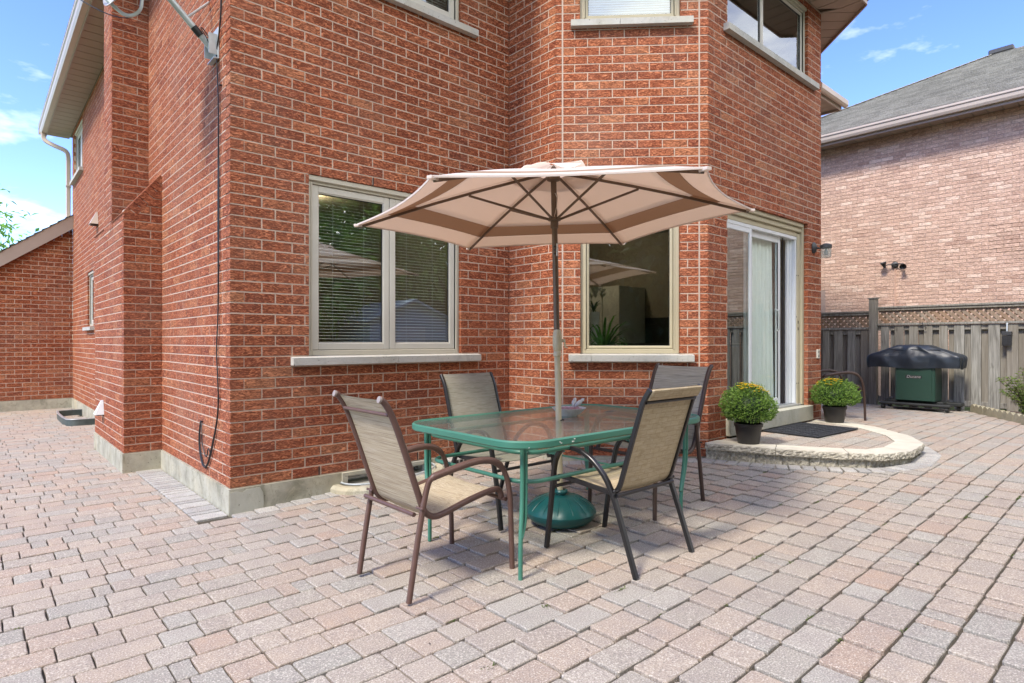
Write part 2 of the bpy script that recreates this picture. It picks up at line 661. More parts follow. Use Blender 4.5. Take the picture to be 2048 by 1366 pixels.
M['wood'] = wood('weathered cedar', (.14, .135, .115), (.42, .41, .36), (.215, .185, .14))
M['lattice'] = wood('weathered lattice', (.19, .14, .10), (.40, .34, .27), (.30, .18, .10))


def leafmat(name, c1, c2, rough=.5):
    m, t, b = newmat(name)
    a = node(t, 'ShaderNodeAttribute', attribute_name='tone').outputs['Fac']
    t.links.new(ramp(t, a, [(0, c1), (1, c2)]), b.inputs['Base Color'])
    b.inputs['Roughness'].default_value = rough
    b.inputs['Specular IOR Level'].default_value = .4
    tl = node(t, 'ShaderNodeBsdfTranslucent')
    t.links.new(ramp(t, a, [(0, tuple(x * 1.2 for x in c1)), (1, tuple(min(1, x * 1.3) for x in c2))]), tl.inputs['Color'])
    mxs = node(t, 'ShaderNodeMixShader')
    mxs.inputs[0].default_value = .38
    out = [n for n in t.nodes if n.type == 'OUTPUT_MATERIAL'][0]
    t.links.new(b.outputs[0], mxs.inputs[1])
    t.links.new(tl.outputs[0], mxs.inputs[2])
    t.links.new(mxs.outputs[0], out.inputs['Surface'])
    return m


M['leaf_mum'] = leafmat('chrysanthemum leaf', (.045, .115, .016), (.24, .37, .07))
M['leaf_shrub'] = leafmat('shrub leaf', (.09, .16, .03), (.28, .36, .08))
M['leaf_tree'] = leafmat('tree leaf', (.08, .22, .03), (.30, .54, .10))
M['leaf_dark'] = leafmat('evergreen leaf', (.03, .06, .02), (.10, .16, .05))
M['leaf_house'] = leafmat('houseplant leaf', (.05, .16, .03), (.14, .34, .06))
M['moss'] = leafmat('moss', (.05, .08, .015), (.16, .20, .04))
M['flower'] = plain('yellow petal', (.75, .52, .015), .6, .25, 80)
M['lily'] = plain('cream petal', (.55, .55, .42), .6)
M['bark'] = plain('bark', (.10, .07, .05), .9, .4, 12, .6, 60, stretch=(1, 1, .3))
M['pot'] = plain('black plastic pot', (.022, .020, .018), .42, .2, 6, .1, 200)
M['rubber'] = plain('rubber mat', (.016, .018, .022), .7, .3, 20, .3, 300, kind='Position')
M['green'] = plain('green powder coat', (.04, .155, .105), .40, .22, 9, .10, 160, kind='Position', spec=.5, col2=(.08, .25, .18))
M['chip'] = plain('chipped paint', (.65, .65, .6), .6)
M['basegreen'] = plain('green plastic base', (.006, .075, .075), .38, .25, 9, .06, 120, kind='Position')
M['steel'] = plain('bolt steel', (.05, .10, .08), .35, metal=.5)
M['brownmetal'] = plain('brown metal tube', (.105, .058, .045), .40, .15, 20, .08, 200, spec=.4)
M['darkbrown'] = plain('dark brown metal tube', (.055, .034, .026), .40, .15, 20, .08, 200, spec=.4)
M['blackmetal'] = plain('black metal tube', (.012, .011, .011), .34, .2, 20, .05, 200, spec=.55)
M['cap'] = plain('pale end glint and bulb', (.28, .23, .20), .5)  # painted highlight on chair tube ends; also the lantern bulb
M['polebrown'] = plain('bronze pole', (.120, .078, .050), .42, .15, 12)
M['polebeige'] = plain('beige pole', (.46, .39, .25), .4, .1, 12)
M['cover'] = plain('navy vinyl cover', (.014, .021, .030), .42, .3, 7, .15, 250, spec=.55)
M['bbqgreen'] = plain('green enamel cabinet', (.018, .050, .034), .4, .1, 5)
M['blackplastic'] = plain('black plastic', (.018, .02, .019), .5, .25, 9)
M['silver'] = plain('silver badge', (.7, .7, .68), .3, metal=.7)
M['dish'] = plain('dish grey', (.34, .33, .31), .5, .1, 4)
M['galv'] = plain('galvanised pipe', (.42, .46, .46), .45, .25, 9, metal=.3)
M['cable'] = plain('black cable', (.012, .012, .012), .5)
M['copper'] = plain('painted conduit', (.55, .36, .27), .5)
M['shingle'] = None
M['stoneware'] = plain('grey cast stone', (.40, .40, .385), .8, .25, 30, .4, 120)
M['petalmix'] = plain('purple pebbles', (.16, .06, .075), .7, .6, 60, col2=(.5, .4, .4))
M['siding'] = plain('pale blue siding', (.42, .52, .60), .6, .06, 2, kind='Position')
M['iron'] = plain('dark lamp metal', (.035, .036, .036), .5, .3, 20)
M['well'] = plain('green black plastic', (.05, .065, .06), .5, .4, 12, .2, 60, kind='Position')
M['curtain'] = plain('white curtain', (.80, .82, .76), .9, .05, 3)
M['plate'] = plain('almond cover plate', (.55, .53, .45), .45)


def shingle_mat():
    m, t, b = newmat('asphalt shingles')
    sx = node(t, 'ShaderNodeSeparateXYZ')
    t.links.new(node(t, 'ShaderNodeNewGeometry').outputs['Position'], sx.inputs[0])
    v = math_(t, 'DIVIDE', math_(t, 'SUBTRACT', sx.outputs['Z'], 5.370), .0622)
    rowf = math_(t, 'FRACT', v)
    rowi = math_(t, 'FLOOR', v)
    u = math_(t, 'ADD', math_(t, 'DIVIDE', sx.outputs['Y'], .24), math_(t, 'MULTIPLY', rowi, .37))
    cb = node(t, 'ShaderNodeCombineXYZ')
    t.links.new(math_(t, 'FLOOR', u), cb.inputs['X'])
    t.links.new(rowi, cb.inputs['Y'])
    wn = node(t, 'ShaderNodeTexWhiteNoise')
    t.links.new(cb.outputs[0], wn.inputs['Vector'])
    base = ramp(t, wn.outputs['Value'], [(0, (.27, .255, .21)), (.5, (.365, .345, .29)), (1, (.46, .44, .375))])
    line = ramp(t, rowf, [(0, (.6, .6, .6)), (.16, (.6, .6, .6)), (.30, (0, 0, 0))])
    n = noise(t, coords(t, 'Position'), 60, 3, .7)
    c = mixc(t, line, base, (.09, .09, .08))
    c = mixc(t, ramp(t, n, [(.45, (0, 0, 0)), (.7, (.4, .4, .4))]), c, (.62, .60, .53))
    t.links.new(c, b.inputs['Base Color'])
    b.inputs['Roughness'].default_value = .95
    bump(t, b, n, .5, .004)
    return m


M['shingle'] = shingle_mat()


def sling_mat(name, c1, c2, c3, stretch, weave=False):
    m, t, b = newmat(name)
    n = noise(t, coords(t, 'Object', stretch), 1.0, 3, .6)
    c = mixc(t, ramp(t, n, [(.36, (0, 0, 0)), (.5, (1, 1, 1))]), c1, c2)
    n2 = noise(t, coords(t, 'Object', tuple(x * 2.3 for x in stretch)), 1.0, 2, .5)
    c = mixc(t, ramp(t, n2, [(.5, (0, 0, 0)), (.62, (.8, .8, .8))]), c, c3)
    h = n2
    if weave:
        br = node(t, 'ShaderNodeTexBrick')
        br.inputs['Scale'].default_value = 1
        br.inputs['Brick Width'].default_value = .085
        br.inputs['Row Height'].default_value = .036
        br.inputs['Mortar Size'].default_value = .0012
        br.inputs['Color1'].default_value = (1, 1, 1, 1)
        br.inputs['Color2'].default_value = (.90, .90, .90, 1)
        br.inputs['Mortar'].default_value = (.66, .62, .55, 1)
        cc = node(t, 'ShaderNodeTexCoord').outputs['Object']
        sx = node(t, 'ShaderNodeSeparateXYZ')
        t.links.new(cc, sx.inputs[0])
        cb = node(t, 'ShaderNodeCombineXYZ')
        t.links.new(sx.outputs['Y'], cb.inputs['X'])
        t.links.new(math_(t, 'SUBTRACT', sx.outputs['Z'], math_(t, 'MULTIPLY', sx.outputs['X'], .7)), cb.inputs['Y'])
        t.links.new(cb.outputs[0], br.inputs['Vector'])
        c = mixc(t, 1.0, c, br.outputs['Color'], 'MULTIPLY')
    t.links.new(c, b.inputs['Base Color'])
    b.inputs['Roughness'].default_value = .75
    b.inputs['Specular IOR Level'].default_value = .25
    bump(t, b, h, .3, .002)
    return m


M['sling_stripe'] = sling_mat('striped taupe sling', (.19, .14, .085), (.41, .335, .22), (.53, .46, .34), (330, 2.0, 330))
M['sling_grey'] = sling_mat('grey flecked sling', (.26, .24, .185), (.33, .31, .25), (.38, .37, .31), (130, 7, 130))
M['sling_tan'] = sling_mat('tan basket weave sling', (.40, .32, .195), (.46, .375, .24), (.50, .42, .29), (60, 12, 60), True)
M['sling_dark'] = sling_mat('grey brown striped sling', (.17, .145, .11), (.32, .285, .22), (.43, .395, .325), (230, 2.5, 230))


def canopy_mat(name, col):
    m, t, b = newmat(name)
    out = [n for n in t.nodes if n.type == 'OUTPUT_MATERIAL'][0]
    n = noise(t, coords(t, 'Object'), 300, 2, .5)
    c = mixc(t, n, tuple(x * .92 for x in col), tuple(min(1, x * 1.05) for x in col))
    t.links.new(c, b.inputs['Base Color'])
    b.inputs['Roughness'].default_value = .9
    b.inputs['Specular IOR Level'].default_value = .1
    tl = node(t, 'ShaderNodeBsdfTranslucent')
    t.links.new(mixc(t, 1.0, c, (1.0, .86, .76), 'MULTIPLY'), tl.inputs['Color'])
    mxs = node(t, 'ShaderNodeMixShader')
    mxs.inputs[0].default_value = .45
    t.links.new(b.outputs[0], mxs.inputs[1])
    t.links.new(tl.outputs[0], mxs.inputs[2])
    t.links.new(mxs.outputs[0], out.inputs['Surface'])
    return m


M['canvas'] = canopy_mat('cream canvas', (.84, .79, .73))
M['canvas_stripe'] = canopy_mat('tan canvas stripe', (.48, .35, .25))

# ------------------------------------------------------------------ ground and patio
XL, XR, YN, YF = -4.0, 10.1, -7.6, 9.9
xs = [-400, -60, -12, -4] + [-3 + .5 * i for i in range(27)] + [10.2, 11, 14, 60, 400]
ys = [-400, -60, -9, -6, -3, 0, 3, 6, 10, 14, 60, 400]
def sheet(name, mat, xs, ys, dz, kind='structure', parent=None):
    b = MB()
    for y in ys:
        for x in xs:
            b.v.append((x, y, gz(x) + dz))
    n = len(xs)
    for j in range(len(ys) - 1):
        for i in range(n - 1):
            b.face([j * n + i, j * n + i + 1, (j + 1) * n + i + 1, (j + 1) * n + i])
    return b.build(name, mat, parent, kind=kind)


sheet('ground', M['lawn'], xs, ys, -.06)
patio = sheet('patio', M['joint'], [-4] + [-3 + .5 * i for i in range(26)] + [10.1], [YN, -4, 0, 4, YF + .1], -.015)

HOUSE_POLY = [(0, 10), (0, 0), (2.804, 0), (2.804, -.692), (3.84, -1.728), (6.507, -1.728), (7.543, -.692), (8.45, -.692), (8.45, 10)]
def inside(p, poly):
    c = False
    j = len(poly) - 1
    for i in range(len(poly)):
        (x1, y1), (x2, y2) = poly[i], poly[j]
        if (y1 > p[1]) != (y2 > p[1]) and p[0] < (x2 - x1) * (p[1] - y1) / (y2 - y1) + x1:
            c = not c
        j = i
    return c


STEP_OUT = [(3.745, -1.745), (3.93, -2.34), (4.204, -2.853), (4.37, -3.075), (4.712, -3.193), (5.254, -3.148), (5.699, -2.919), (6.173, -2.446), (6.357, -2.011), (6.40, -1.735)]
SC_ = (5.25, -1.735)
def grow(poly, d, c=SC_):
    """offset an open outline outward from a centre"""
    out = []
    for i, p in enumerate(poly):
        a = Vector(poly[max(0, i - 1)])
        b = Vector(poly[min(len(poly) - 1, i + 1)])
        t = (b - a).normalized()
        n = Vector((-t.y, t.x))
        if n.dot(Vector(p) - Vector(c)) < 0:
            n = -n
        q = Vector(p) + n * d
        out.append((q.x, q.y))
    return out


def resample(line, step):
    P = [Vector(p) for p in line]
    out, carry = [P[0]], 0.0
    for a, b in zip(P[:-1], P[1:]):
        l = (b - a).length
        t = step - carry
        while t <= l:
            out.append(a.lerp(b, t / l))
            t += step
        carry = l - (t - step)
    return out


STEP_RING = grow(STEP_OUT, .08)
ring_poly = STEP_RING + [(6.5, -1.6), (3.7, -1.6)]
def pave_poly(x0, x1, y0, y1, rnd, jit=.004):
    """a tumbled paver's outline"""
    pts = []
    w, h = x1 - x0, y1 - y0
    c = min(.011, w * .2)
    cs = [(x0, y0, 1, 1), (x1, y0, -1, 1), (x1, y1, -1, -1), (x0, y1, 1, -1)]
    for i, (x, y, sx, sy) in enumerate(cs):
        k1, k2 = c * rnd.uniform(.3, 1.2), c * rnd.uniform(.3, 1.2)
        a, b = (x, y + sy * k1), (x + sx * k2, y)
        if i in (1, 3):
            a, b = b, a
        pts += [a, b]
        nx, ny, *_ = cs[(i + 1) % 4]
        t = rnd.uniform(.35, .65)
        m = (x + (nx - x) * t, y + (ny - y) * t)
        inx, iny = (x0 + x1) / 2 - m[0], (y0 + y1) / 2 - m[1]
        l = math.hypot(inx, iny)
        j = rnd.uniform(0, jit)
        pts.append((m[0] + inx / l * j, m[1] + iny / l * j))
    return pts


def visible_margin(x, y, m=1.6):
    dx, dy = x - CAM[0], y - CAM[1]
    d = dx * FW[0] + dy * FW[1]
    l = dx * RT[0] + dy * RT[1]
    return d > .6 and abs(l) < .86 * d + m


PV = []          # (polygon in its own frame, location, rotation, tone, material key)
rp = random.Random(11)
PITCH, JX, JY = .1625, .005, .0085
y = -4.17 - PITCH * 22
row = 0
EDGE_S = -.165    # inner edge of the grey border along the south wall
while y < YF:
    y0, y1 = y + JY / 2, y + PITCH - JY / 2
    x = XL - rp.random() * .24
    while x < XR:
        r = rp.random()
        w = .243 if r < .45 else .163 if r < .80 else .122 if r < .88 else .083
        xa, xb = x + JX / 2, min(x + w - JX / 2, XR)
        x += w
        cx, cy = (xa + xb) / 2, (y0 + y1) / 2
        if xb - xa < .03 or not visible_margin(cx, cy) or inside((cx, cy), HOUSE_POLY) or inside((cx, cy), ring_poly):
            continue
        # the grey border strips beside the house
        if -.03 < cy < 2.2 and xb > -.240 and xa < 0:
            xb = -.242
            if xb - xa < .016:
                continue
            cx = (xa + xb) / 2
        if 0 <= cx < 2.80 and cy > EDGE_S:
            continue
        if y1 > EDGE_S and 0 <= cx < 2.8:
            y1c = EDGE_S
        else:
            y1c = y1
        # the bed behind the edging stones at the fence
        if cx > 8.3 and cy < -2.55 and (cx - 9.95) * .78 - (cy + 2.6) * 1.2 > 0.02:
            continue
        pl = pave_poly(xa - cx, xb - cx, y0 - cy, y1c - cy, rp)
        PV.append((pl, (cx, cy, gz(cx) + rp.uniform(-.0025, .0025)), 0.0, rp.random(), 'paver'))
    y += PITCH
    row += 1
# grey border pavers: across the west wall's foot, along the south wall's foot, around the step
yy = -.02
while yy < 2.2:
    w = rp.choice((.085, .085, .125, .165))
    PV.append((pave_poly(-.115, .105, -w / 2 + .009, w / 2 - .009, rp, .003), (-.122, yy + w / 2, gz(-.12) + .002), 0, rp.random(), 'paver_grey'))
    yy += w
xx = .0
while xx < 2.78:
    w = .165 if rp.random() < .8 else .12
    PV.append((pave_poly(-w / 2 + .004, w / 2 - .004, -.075, .075, rp, .003), (xx + w / 2, -.082, gz(xx) + .002), 0, rp.random(), 'paver_grey'))
    xx += w
ro = resample([Vector(p) for p in grow(STEP_OUT, .055)], .105)
for a, b_ in zip(ro[:-1], ro[1:]):
    m = a.lerp(b_, .5)
    t = (b_ - a).normalized()
    ang = math.atan2(t.y, t.x)
    PV.append((pave_poly(-.048, .048, -.085, .085, rp, .003), (m.x, m.y, gz(m.x) + .005), ang, rp.random(), 'paver_grey'))
for fr_ in (((2.80, -.78), (.7071, -.7071)),):
    (px, py), (dx, dy) = fr_
    for i in range(12):
        s = .02 + i * .122
        q = (px + dx * s - .06 * .7071, py + dy * s - .02)
        PV.append((pave_poly(-.055, .055, -.085, .085, rp, .003), (q[0], q[1], gz(q[0]) + .004), math.atan2(dy, dx), rp.random(), 'paver_grey'))

def pave_area(pv):
    pl, loc, a, *_ = pv
    c, s = math.cos(a), math.sin(a)
    return px_area([(loc[0] + p[0] * c - p[1] * s, loc[1] + p[0] * s + p[1] * c, loc[2]) for p in pl])
sc_ = []
for i, pv in enumerate(PV):
    ar, ins = pave_area(pv)
    sc_.append((ar if ins else 0, i))
sc_.sort(reverse=True)
single = {i for a, i in sc_[:296] if a > 0}
rest = {'paver': MB(), 'paver_grey': MB()}
for i, (pl, loc, ang, tone, mk) in enumerate(PV):
    if i in single:
        b = MB()
        b.prism(pl, -.06, 0, .004)
        me = b.mesh('paver', M[mk], smooth=0)
        o = bpy.data.objects.new('paver', me)
        COL.objects.link(o)
        o.location = loc
        o.rotation_euler = (rp.uniform(-.006, .006), rp.uniform(-.006, .006), ang)
        o.parent = patio
    else:
        b = rest[mk]
        b.tone = max(.001, tone)
        c, s = math.cos(ang), math.sin(ang)
        b2 = [(loc[0] + p[0] * c - p[1] * s, loc[1] + p[0] * s + p[1] * c) for p in pl]
        b.prism(b2, loc[2] - .05, loc[2], .004)
rest['paver'].build('paving', M['paver'], patio, smooth=0, kind='stuff')
rest['paver_grey'].build('border_paving', M['paver_grey'], patio, smooth=0, kind='stuff')

# ------------------------------------------------------------------ the brick house
house = thing('brick_house', 'red rug-brick two-storey house with bay and tan framed windows', 'house')
Z0, CH, BL, JT = .19, .083, .240, .010
ZE = 5.44
A_W = Frame((0, 9.9), (0, -1))
A_S = Frame((0, 0), (1, 0))
A_F = Frame((2.804, 0), (0, -1))
A_C = Frame((2.804, -.692), (1, -1))
A_D = Frame((3.84, -1.728), (1, 0))
A_T = Frame((6.507, -1.728), (1, 1))
A_B = Frame((7.543, -.692), (0, 1))
A_R = Frame((7.543, -.692), (1, 0))
A_CS = Frame((-.337, 2.223), (1, 0))
A_CW = Frame((-.337, 4.14), (0, -1))
A_US = Frame((-.342, 2.872), (1, 0))
A_UW = Frame((-.342, 3.407), (0, -1))
A_G = Frame((-4.0, 9.9), (1, 0))
BR = []
rb = random.Random(5)


def sub(rects, o):
    out = []
    for a0, a1, c0, c1 in rects:
        b0, b1, d0, d1 = o
        if b0 >= a1 or b1 <= a0 or d0 >= c1 or d1 <= c0:
            out.append((a0, a1, c0, c1))
            continue
        if b0 > a0: out.append((a0, b0, c0, c1))
        if b1 < a1: out.append((b1, a1, c0, c1))
        m0, m1 = max(a0, b0), min(a1, b1)
        if d0 > c0: out.append((m0, m1, c0, d0))
        if d1 < c1: out.append((m0, m1, d1, c1))
    return out


def lay(fr, L, zt, opens=(), start='plain', end='plain', segs=None, flip=0, z0=Z0, wall=None, lim=None):
    k = 0
    nrow = int((zt - z0) / CH + .5)
    for k in range(nrow):
        p = (k + flip) % 2
        zb, ztop = z0 + k * CH + JT / 2, min(z0 + (k + 1) * CH - JT / 2, zt)
        for s0, s1 in (segs or [(0, L)]):
            a, e = s0, s1
            half = p == 1
            if start == 'corner' and s0 == 0 and p == 1:
                a = .105
                half = False
            if end == 'corner' and s1 == L and p == 0:
                e = L - .105
            lm = lim(zb, ztop) if lim else -9
            x = a
            first = True
            while x < e - .02:
                w = BL - JT
                if first and half:
                    w = .105
                first = False
                x1 = min(x + w, e)
                if e - x1 < .03:
                    x1 = e
                rects = [(max(x, lm), x1, zb, ztop)] if x1 > lm else []
                for o in opens:
                    rects = sub(rects, o)
                for q in rects:
                    if q[1] - q[0] > .018 and q[3] - q[2] > .014:
                        BR.append((wall, fr, q))
                x = x1 + JT


def mortar(fr, L, zt, opens=(), s0=.006, s1=None, z0=Z0, name='wall', mat='mortar', depth=.11, b=None):
    s1 = (L - .006) if s1 is None else s1
    rects = [(s0, s1, z0, zt)]
    for o in opens:
        rects = sub(rects, (o[0] - .004, o[1] + .004, o[2] - .004, o[3] + .004))
    b = b or MB()
    for q in rects:
        b.wbox(fr, q[0], q[1], -depth, -.002, q[2], q[3])
    return b


OW = {}
OW['S'] = [(.614, 2.169, 1.186, 2.686), (.614, 2.169, 4.448, 5.36)]
OW['C'] = [(.241, 1.197, 1.186, 2.686), (.236, 1.202, 4.430, 5.36)]
OW['D'] = [(.364, 2.275, .20, 2.728), (.364, 2.275, 4.476, 5.36)]
OW['W'] = [(.24, 1.49, 4.43, 5.36), (2.14, 2.84, 1.56, 2.48)]
CL = 1.465
WALLS = {}
def wall(key, fr, L, zt=ZE, opens=(), s0=.006, s1=None, **kw):
    b = mortar(fr, L, zt, opens, s0, s1)
    o = b.build('wall', M['mortar'], house, smooth=0)
    WALLS[key] = o
    lay(fr, L, zt, opens, wall=o, **kw)
    return o


wall('S', A_S, 2.804, opens=OW['S'], start='corner')
wall('W', A_W, 9.9, opens=OW['W'], s1=9.79, end='corner')
wall('F', A_F, .692, flip=1)
wall('C', A_C, CL, opens=OW['C'], segs=[(0, .058), (.074, CL - .092), (CL - .077, CL)])
wall('D', A_D, 2.667, opens=OW['D'])
wall('T', A_T, CL, flip=1)
wall('R', A_R, .907, zt=5.0)
bm = mortar(A_CS, .337, 2.62)
bm.box(-.330, 0, 2.23, 4.13, 2.3, 2.55)
WALLS['CS'] = bm.build('wall', M['mortar'], house, smooth=0)
lay(A_CS, .337, 2.62, start='corner', wall=WALLS['CS'])
# bricks above the shoulder's springing, under the sloping cap
lay(A_CS, .337, 3.02, z0=Z0 + CH * 29, wall=WALLS['CS'], lim=lambda zb, zt: min(.337, max(0, (zt + .12 - 2.60) / .44 * .337)))
WALLS['CW'] = mortar(A_CW, 1.917, 2.58, s1=1.917 - .11).build('wall', M['mortar'], house, smooth=0)
lay(A_CW, 1.917, 2.60, end='corner', wall=WALLS['CW'])
WALLS['US'] = mortar(A_US, .342, ZE + .3, z0=2.5).build('wall', M['mortar'], house, smooth=0)
lay(A_US, .342, ZE + .2, z0=2.514, start='corner', wall=WALLS['US'])
WALLS['UW'] = mortar(A_UW, .535, ZE + .3, s1=.425, z0=2.5).build('wall', M['mortar'], house, smooth=0)
lay(A_UW, .535, ZE + .2, z0=2.514, end='corner', wall=WALLS['UW'])
# sloping shoulders of the chimney breast: a solid wedge with a row of bricks on edge
for ya, yb in ((2.232, 2.872), (3.407, 4.13)):
    b = MB()
    b.hexa([(-.330, ya, 2.50), (0, ya, 2.50), (0, yb, 2.50), (-.330, yb, 2.50), (-.330, ya, 2.51), (0, ya, 2.955), (0, yb, 2.955), (-.330, yb, 2.51)])
    b.build('chimney_shoulder', M['mortar'], house, smooth=0)
    n = int((yb - ya) / .083)
slope = math.atan2(.44, .337)
sl_len = math.hypot(.44, .337)
sh = MB()
shp = MB()
for i in range(7):
    t0 = i * .0795 - .005
    u = Vector((math.cos(slope), 0, math.sin(slope)))
    w = Vector((-math.sin(slope), 0, math.cos(slope)))
    for ya, yb in ((2.223, 2.872 - .012), (3.419, 4.14)):
        base = Vector((-.345, 0, 2.585)) + u * t0
        p = []
        for zz in (-.105, .0):
            for (uu, yq) in ((0, ya), (.070, ya), (.070, yb), (0, yb)):
                q = base + u * uu + w * zz
                p.append((q.x, yq, q.z))
        sh.tone = rb.random()
        sh.hexa([p[0], p[1], p[2], p[3], p[4], p[5], p[6], p[7]])
for o_ in (sh,):
    o_.build('shoulder_brickwork', M['brick'], house, smooth=0, kind='stuff')
# the lower wing at the back, its gable under a sloping rake
zr = lambda X: 3.50 + .764 * X
b = MB()
b.v += [(-4.0, 9.902, Z0), (0, 9.902, Z0), (0, 9.902, zr(0)), (-4, 9.902, zr(-4)), (-4.0, 10.1, Z0), (0, 10.1, Z0), (0, 10.1, zr(0)), (-4, 10.1, zr(-4))]
for q in ((0, 1, 2, 3), (5, 4, 7, 6), (3, 2, 6, 7), (1, 5, 6, 2), (4, 0, 3, 7)):
    b.face(list(q))
WALLS['G'] = b.build('wall', M['mortar'], house, smooth=0)
lay(A_G, 4.0, 3.62, wall=WALLS['G'], lim=lambda zb, zt: 4.0 + (zb - .06 - 3.50) / .764)

_bm = {}
def brick_mesh(w, h):
    k = (round(w, 3), round(h, 3))
    if k not in _bm:
        _bm[k] = brick_shape(MB(), Matrix(), w, h).mesh('brick', M['brick'], smooth=0)
    return _bm[k]


def brick_shape(b, MM, w, h, d=.10, c=.002):
    a, q = w / 2, h / 2
    vs = [(-a, d, -q), (a, d, -q), (a, d, q), (-a, d, q), (-a, c, -q), (a, c, -q), (a, c, q), (-a, c, q),
          (-a + c, 0, -q + c), (a - c, 0, -q + c), (a - c, 0, q - c), (-a + c, 0, q - c)]
    return b.add(vs, [(8, 9, 10, 11), (4, 5, 9, 8), (5, 6, 10, 9), (6, 7, 11, 10), (7, 4, 8, 11), (0, 1, 5, 4), (1, 2, 6, 5), (2, 3, 7, 6), (3, 0, 4, 7)], MM)


cand = []
for i, (wl, fr, q) in enumerate(BR):
    pts = [fr.at(q[0], 0, q[2]), fr.at(q[1], 0, q[2]), fr.at(q[1], 0, q[3]), fr.at(q[0], 0, q[3])]
    ar, ins = px_area(pts)
    if ins:
        c = fr.at((q[0] + q[1]) / 2, 0, (q[2] + q[3]) / 2)
        dx, dy = c.x - CAM[0], c.y - CAM[1]
        d = dx * FW[0] + dy * FW[1]
        px, py = 1024 + FPX * (dx * RT[0] + dy * RT[1]) / d, 683 - FPX * (c.z - CAM[2]) / d
        if (740 < px < 1480 and 330 < py < 490) or (690 < px < 1420 and py > 740):
            ins = False
    if ins and fr in (A_S, A_F, A_C, A_D):
        cand.append((ar, i))
cand.sort(reverse=True)
single = {i for a, i in cand[:298]}
stuff = MB()
for i, (wl, fr, q) in enumerate(BR):
    c = fr.at((q[0] + q[1]) / 2, rb.uniform(-.001, .0015), (q[2] + q[3]) / 2)
    w, h = q[1] - q[0], q[3] - q[2]
    if i in single:
        o = bpy.data.objects.new('brick', brick_mesh(w, h))
        COL.objects.link(o)
        o.location = c
        o.rotation_euler = (rb.uniform(-.008, .008), 0, fr.ang + rb.uniform(-.006, .006))
        o.parent = wl
    else:
        stuff.tone = rb.uniform(.001, 1)
        brick_shape(stuff, Matrix.Translation(c) @ Matrix.Rotation(fr.ang, 4, 'Z'), w, h)
stuff.build('brickwork', M['brick'], house, smooth=0, kind='stuff')

# light caulk joints beside the bay's corners and weep holes
b = MB()
for s in (.066, CL - .0845):
    b.wbox(A_C, s - .006, s + .006, -.02, -.0012, Z0, ZE)
b.build('caulk_joint', plain('caulk', (.43, .33, .26), .8, kind='Position'), house)
b = MB()
for fr, s, k in ((A_S, 1.20, 30), (A_S, .70, 0), (A_S, 1.66, 0), (A_S, 1.02, 11), (A_S, 1.5, 11), (A_S, 1.26, 50), (A_S, 1.72, 50), (A_C, .60, 50), (A_S, 1.92, 0), (A_C, .7, 11)):
    b.wbox(fr, s - .005, s + .005, -.03, .002, Z0 + k * CH + .006, Z0 + (k + 1) * CH - .006)
b.build('weep_hole', M['gasket'], house, kind='stuff')

# foundation
b = MB()
b.wbox(A_W, 0, 9.9 - 4.14, -.2, .014, -.5, Z0 - .004)
b.wbox(A_W, 9.9 - 2.223, 9.9 + .012, -.2, .012, -.5, Z0 - .004)
b.wbox(A_S, -.010, .90, -.19, .016, -.5, Z0 - .002)
b.wbox(A_S, 1.80, 2.80, -.19, .016, -.5, Z0 - .002)
b.wbox(A_S, .90, 1.80, -.19, .013, -.5, .02)
b.wbox(A_F, .02, .70, -.2, .012, -.5, Z0 - .004)
b.wbox(A_C, 0, CL, -.2, .012, -.5, Z0 - .004)
b.wbox(A_D, 0, 2.667, -.2, .010, -.5, Z0 - .006)
b.wbox(A_T, 0, CL, -.2, .012, -.5, Z0 + .1)
b.wbox(A_R, 0, .9, -.2, .012, -.5, Z0)
b.wbox(A_CS, -.012, .34, -.15, .014, -.5, Z0 - .003)
b.wbox(A_CW, 0, 1.92, -.2, .012, -.5, Z0 - .004)
b.wbox(A_G, 0, 4, -.2, .012, -.5, Z0 - .004)
b.build('foundation', M['concrete'], house, smooth=0)
b = MB()
pp = [(0.0, -.10), (.0, .166), (.05, .17), (.09, .155), (.12, .172), (.22, .174), (.245, .13), (.25, .05), (.235, -.10)]
o_ = len(b.v)
for nn in (.0, .020):
    b.v += [tuple(A_S.at(s_ - .006, nn, z_)) for s_, z_ in pp]
n_ = len(pp)
b.face([o_ + n_ + i for i in range(n_)][::-1])
for i in range(n_):
    j = (i + 1) % n_
    b.face([o_ + i, o_ + j, o_ + n_ + j, o_ + n_ + i])
b.build('repair_patch', M['patch'], house, smooth=0)


def ring(b, fr, s0, s1, z0, z1, w, n0, n1, bev=.003, wt=None, wb_=None):
    """four bars round a rectangle, butted"""
    wt = w if wt is None else wt
    wb_ = w if wb_ is None else wb_
    b.wbox(fr, s0, s0 + w, n0, n1, z0, z1, bev)
    b.wbox(fr, s1 - w, s1, n0, n1, z0, z1, bev)
    b.wbox(fr, s0 + w - .001, s1 - w + .001, n0, n1 - .001, z1 - wt, z1, bev)
    b.wbox(fr, s0 + w - .001, s1 - w + .001, n0, n1 - .001, z0, z0 + wb_, bev)


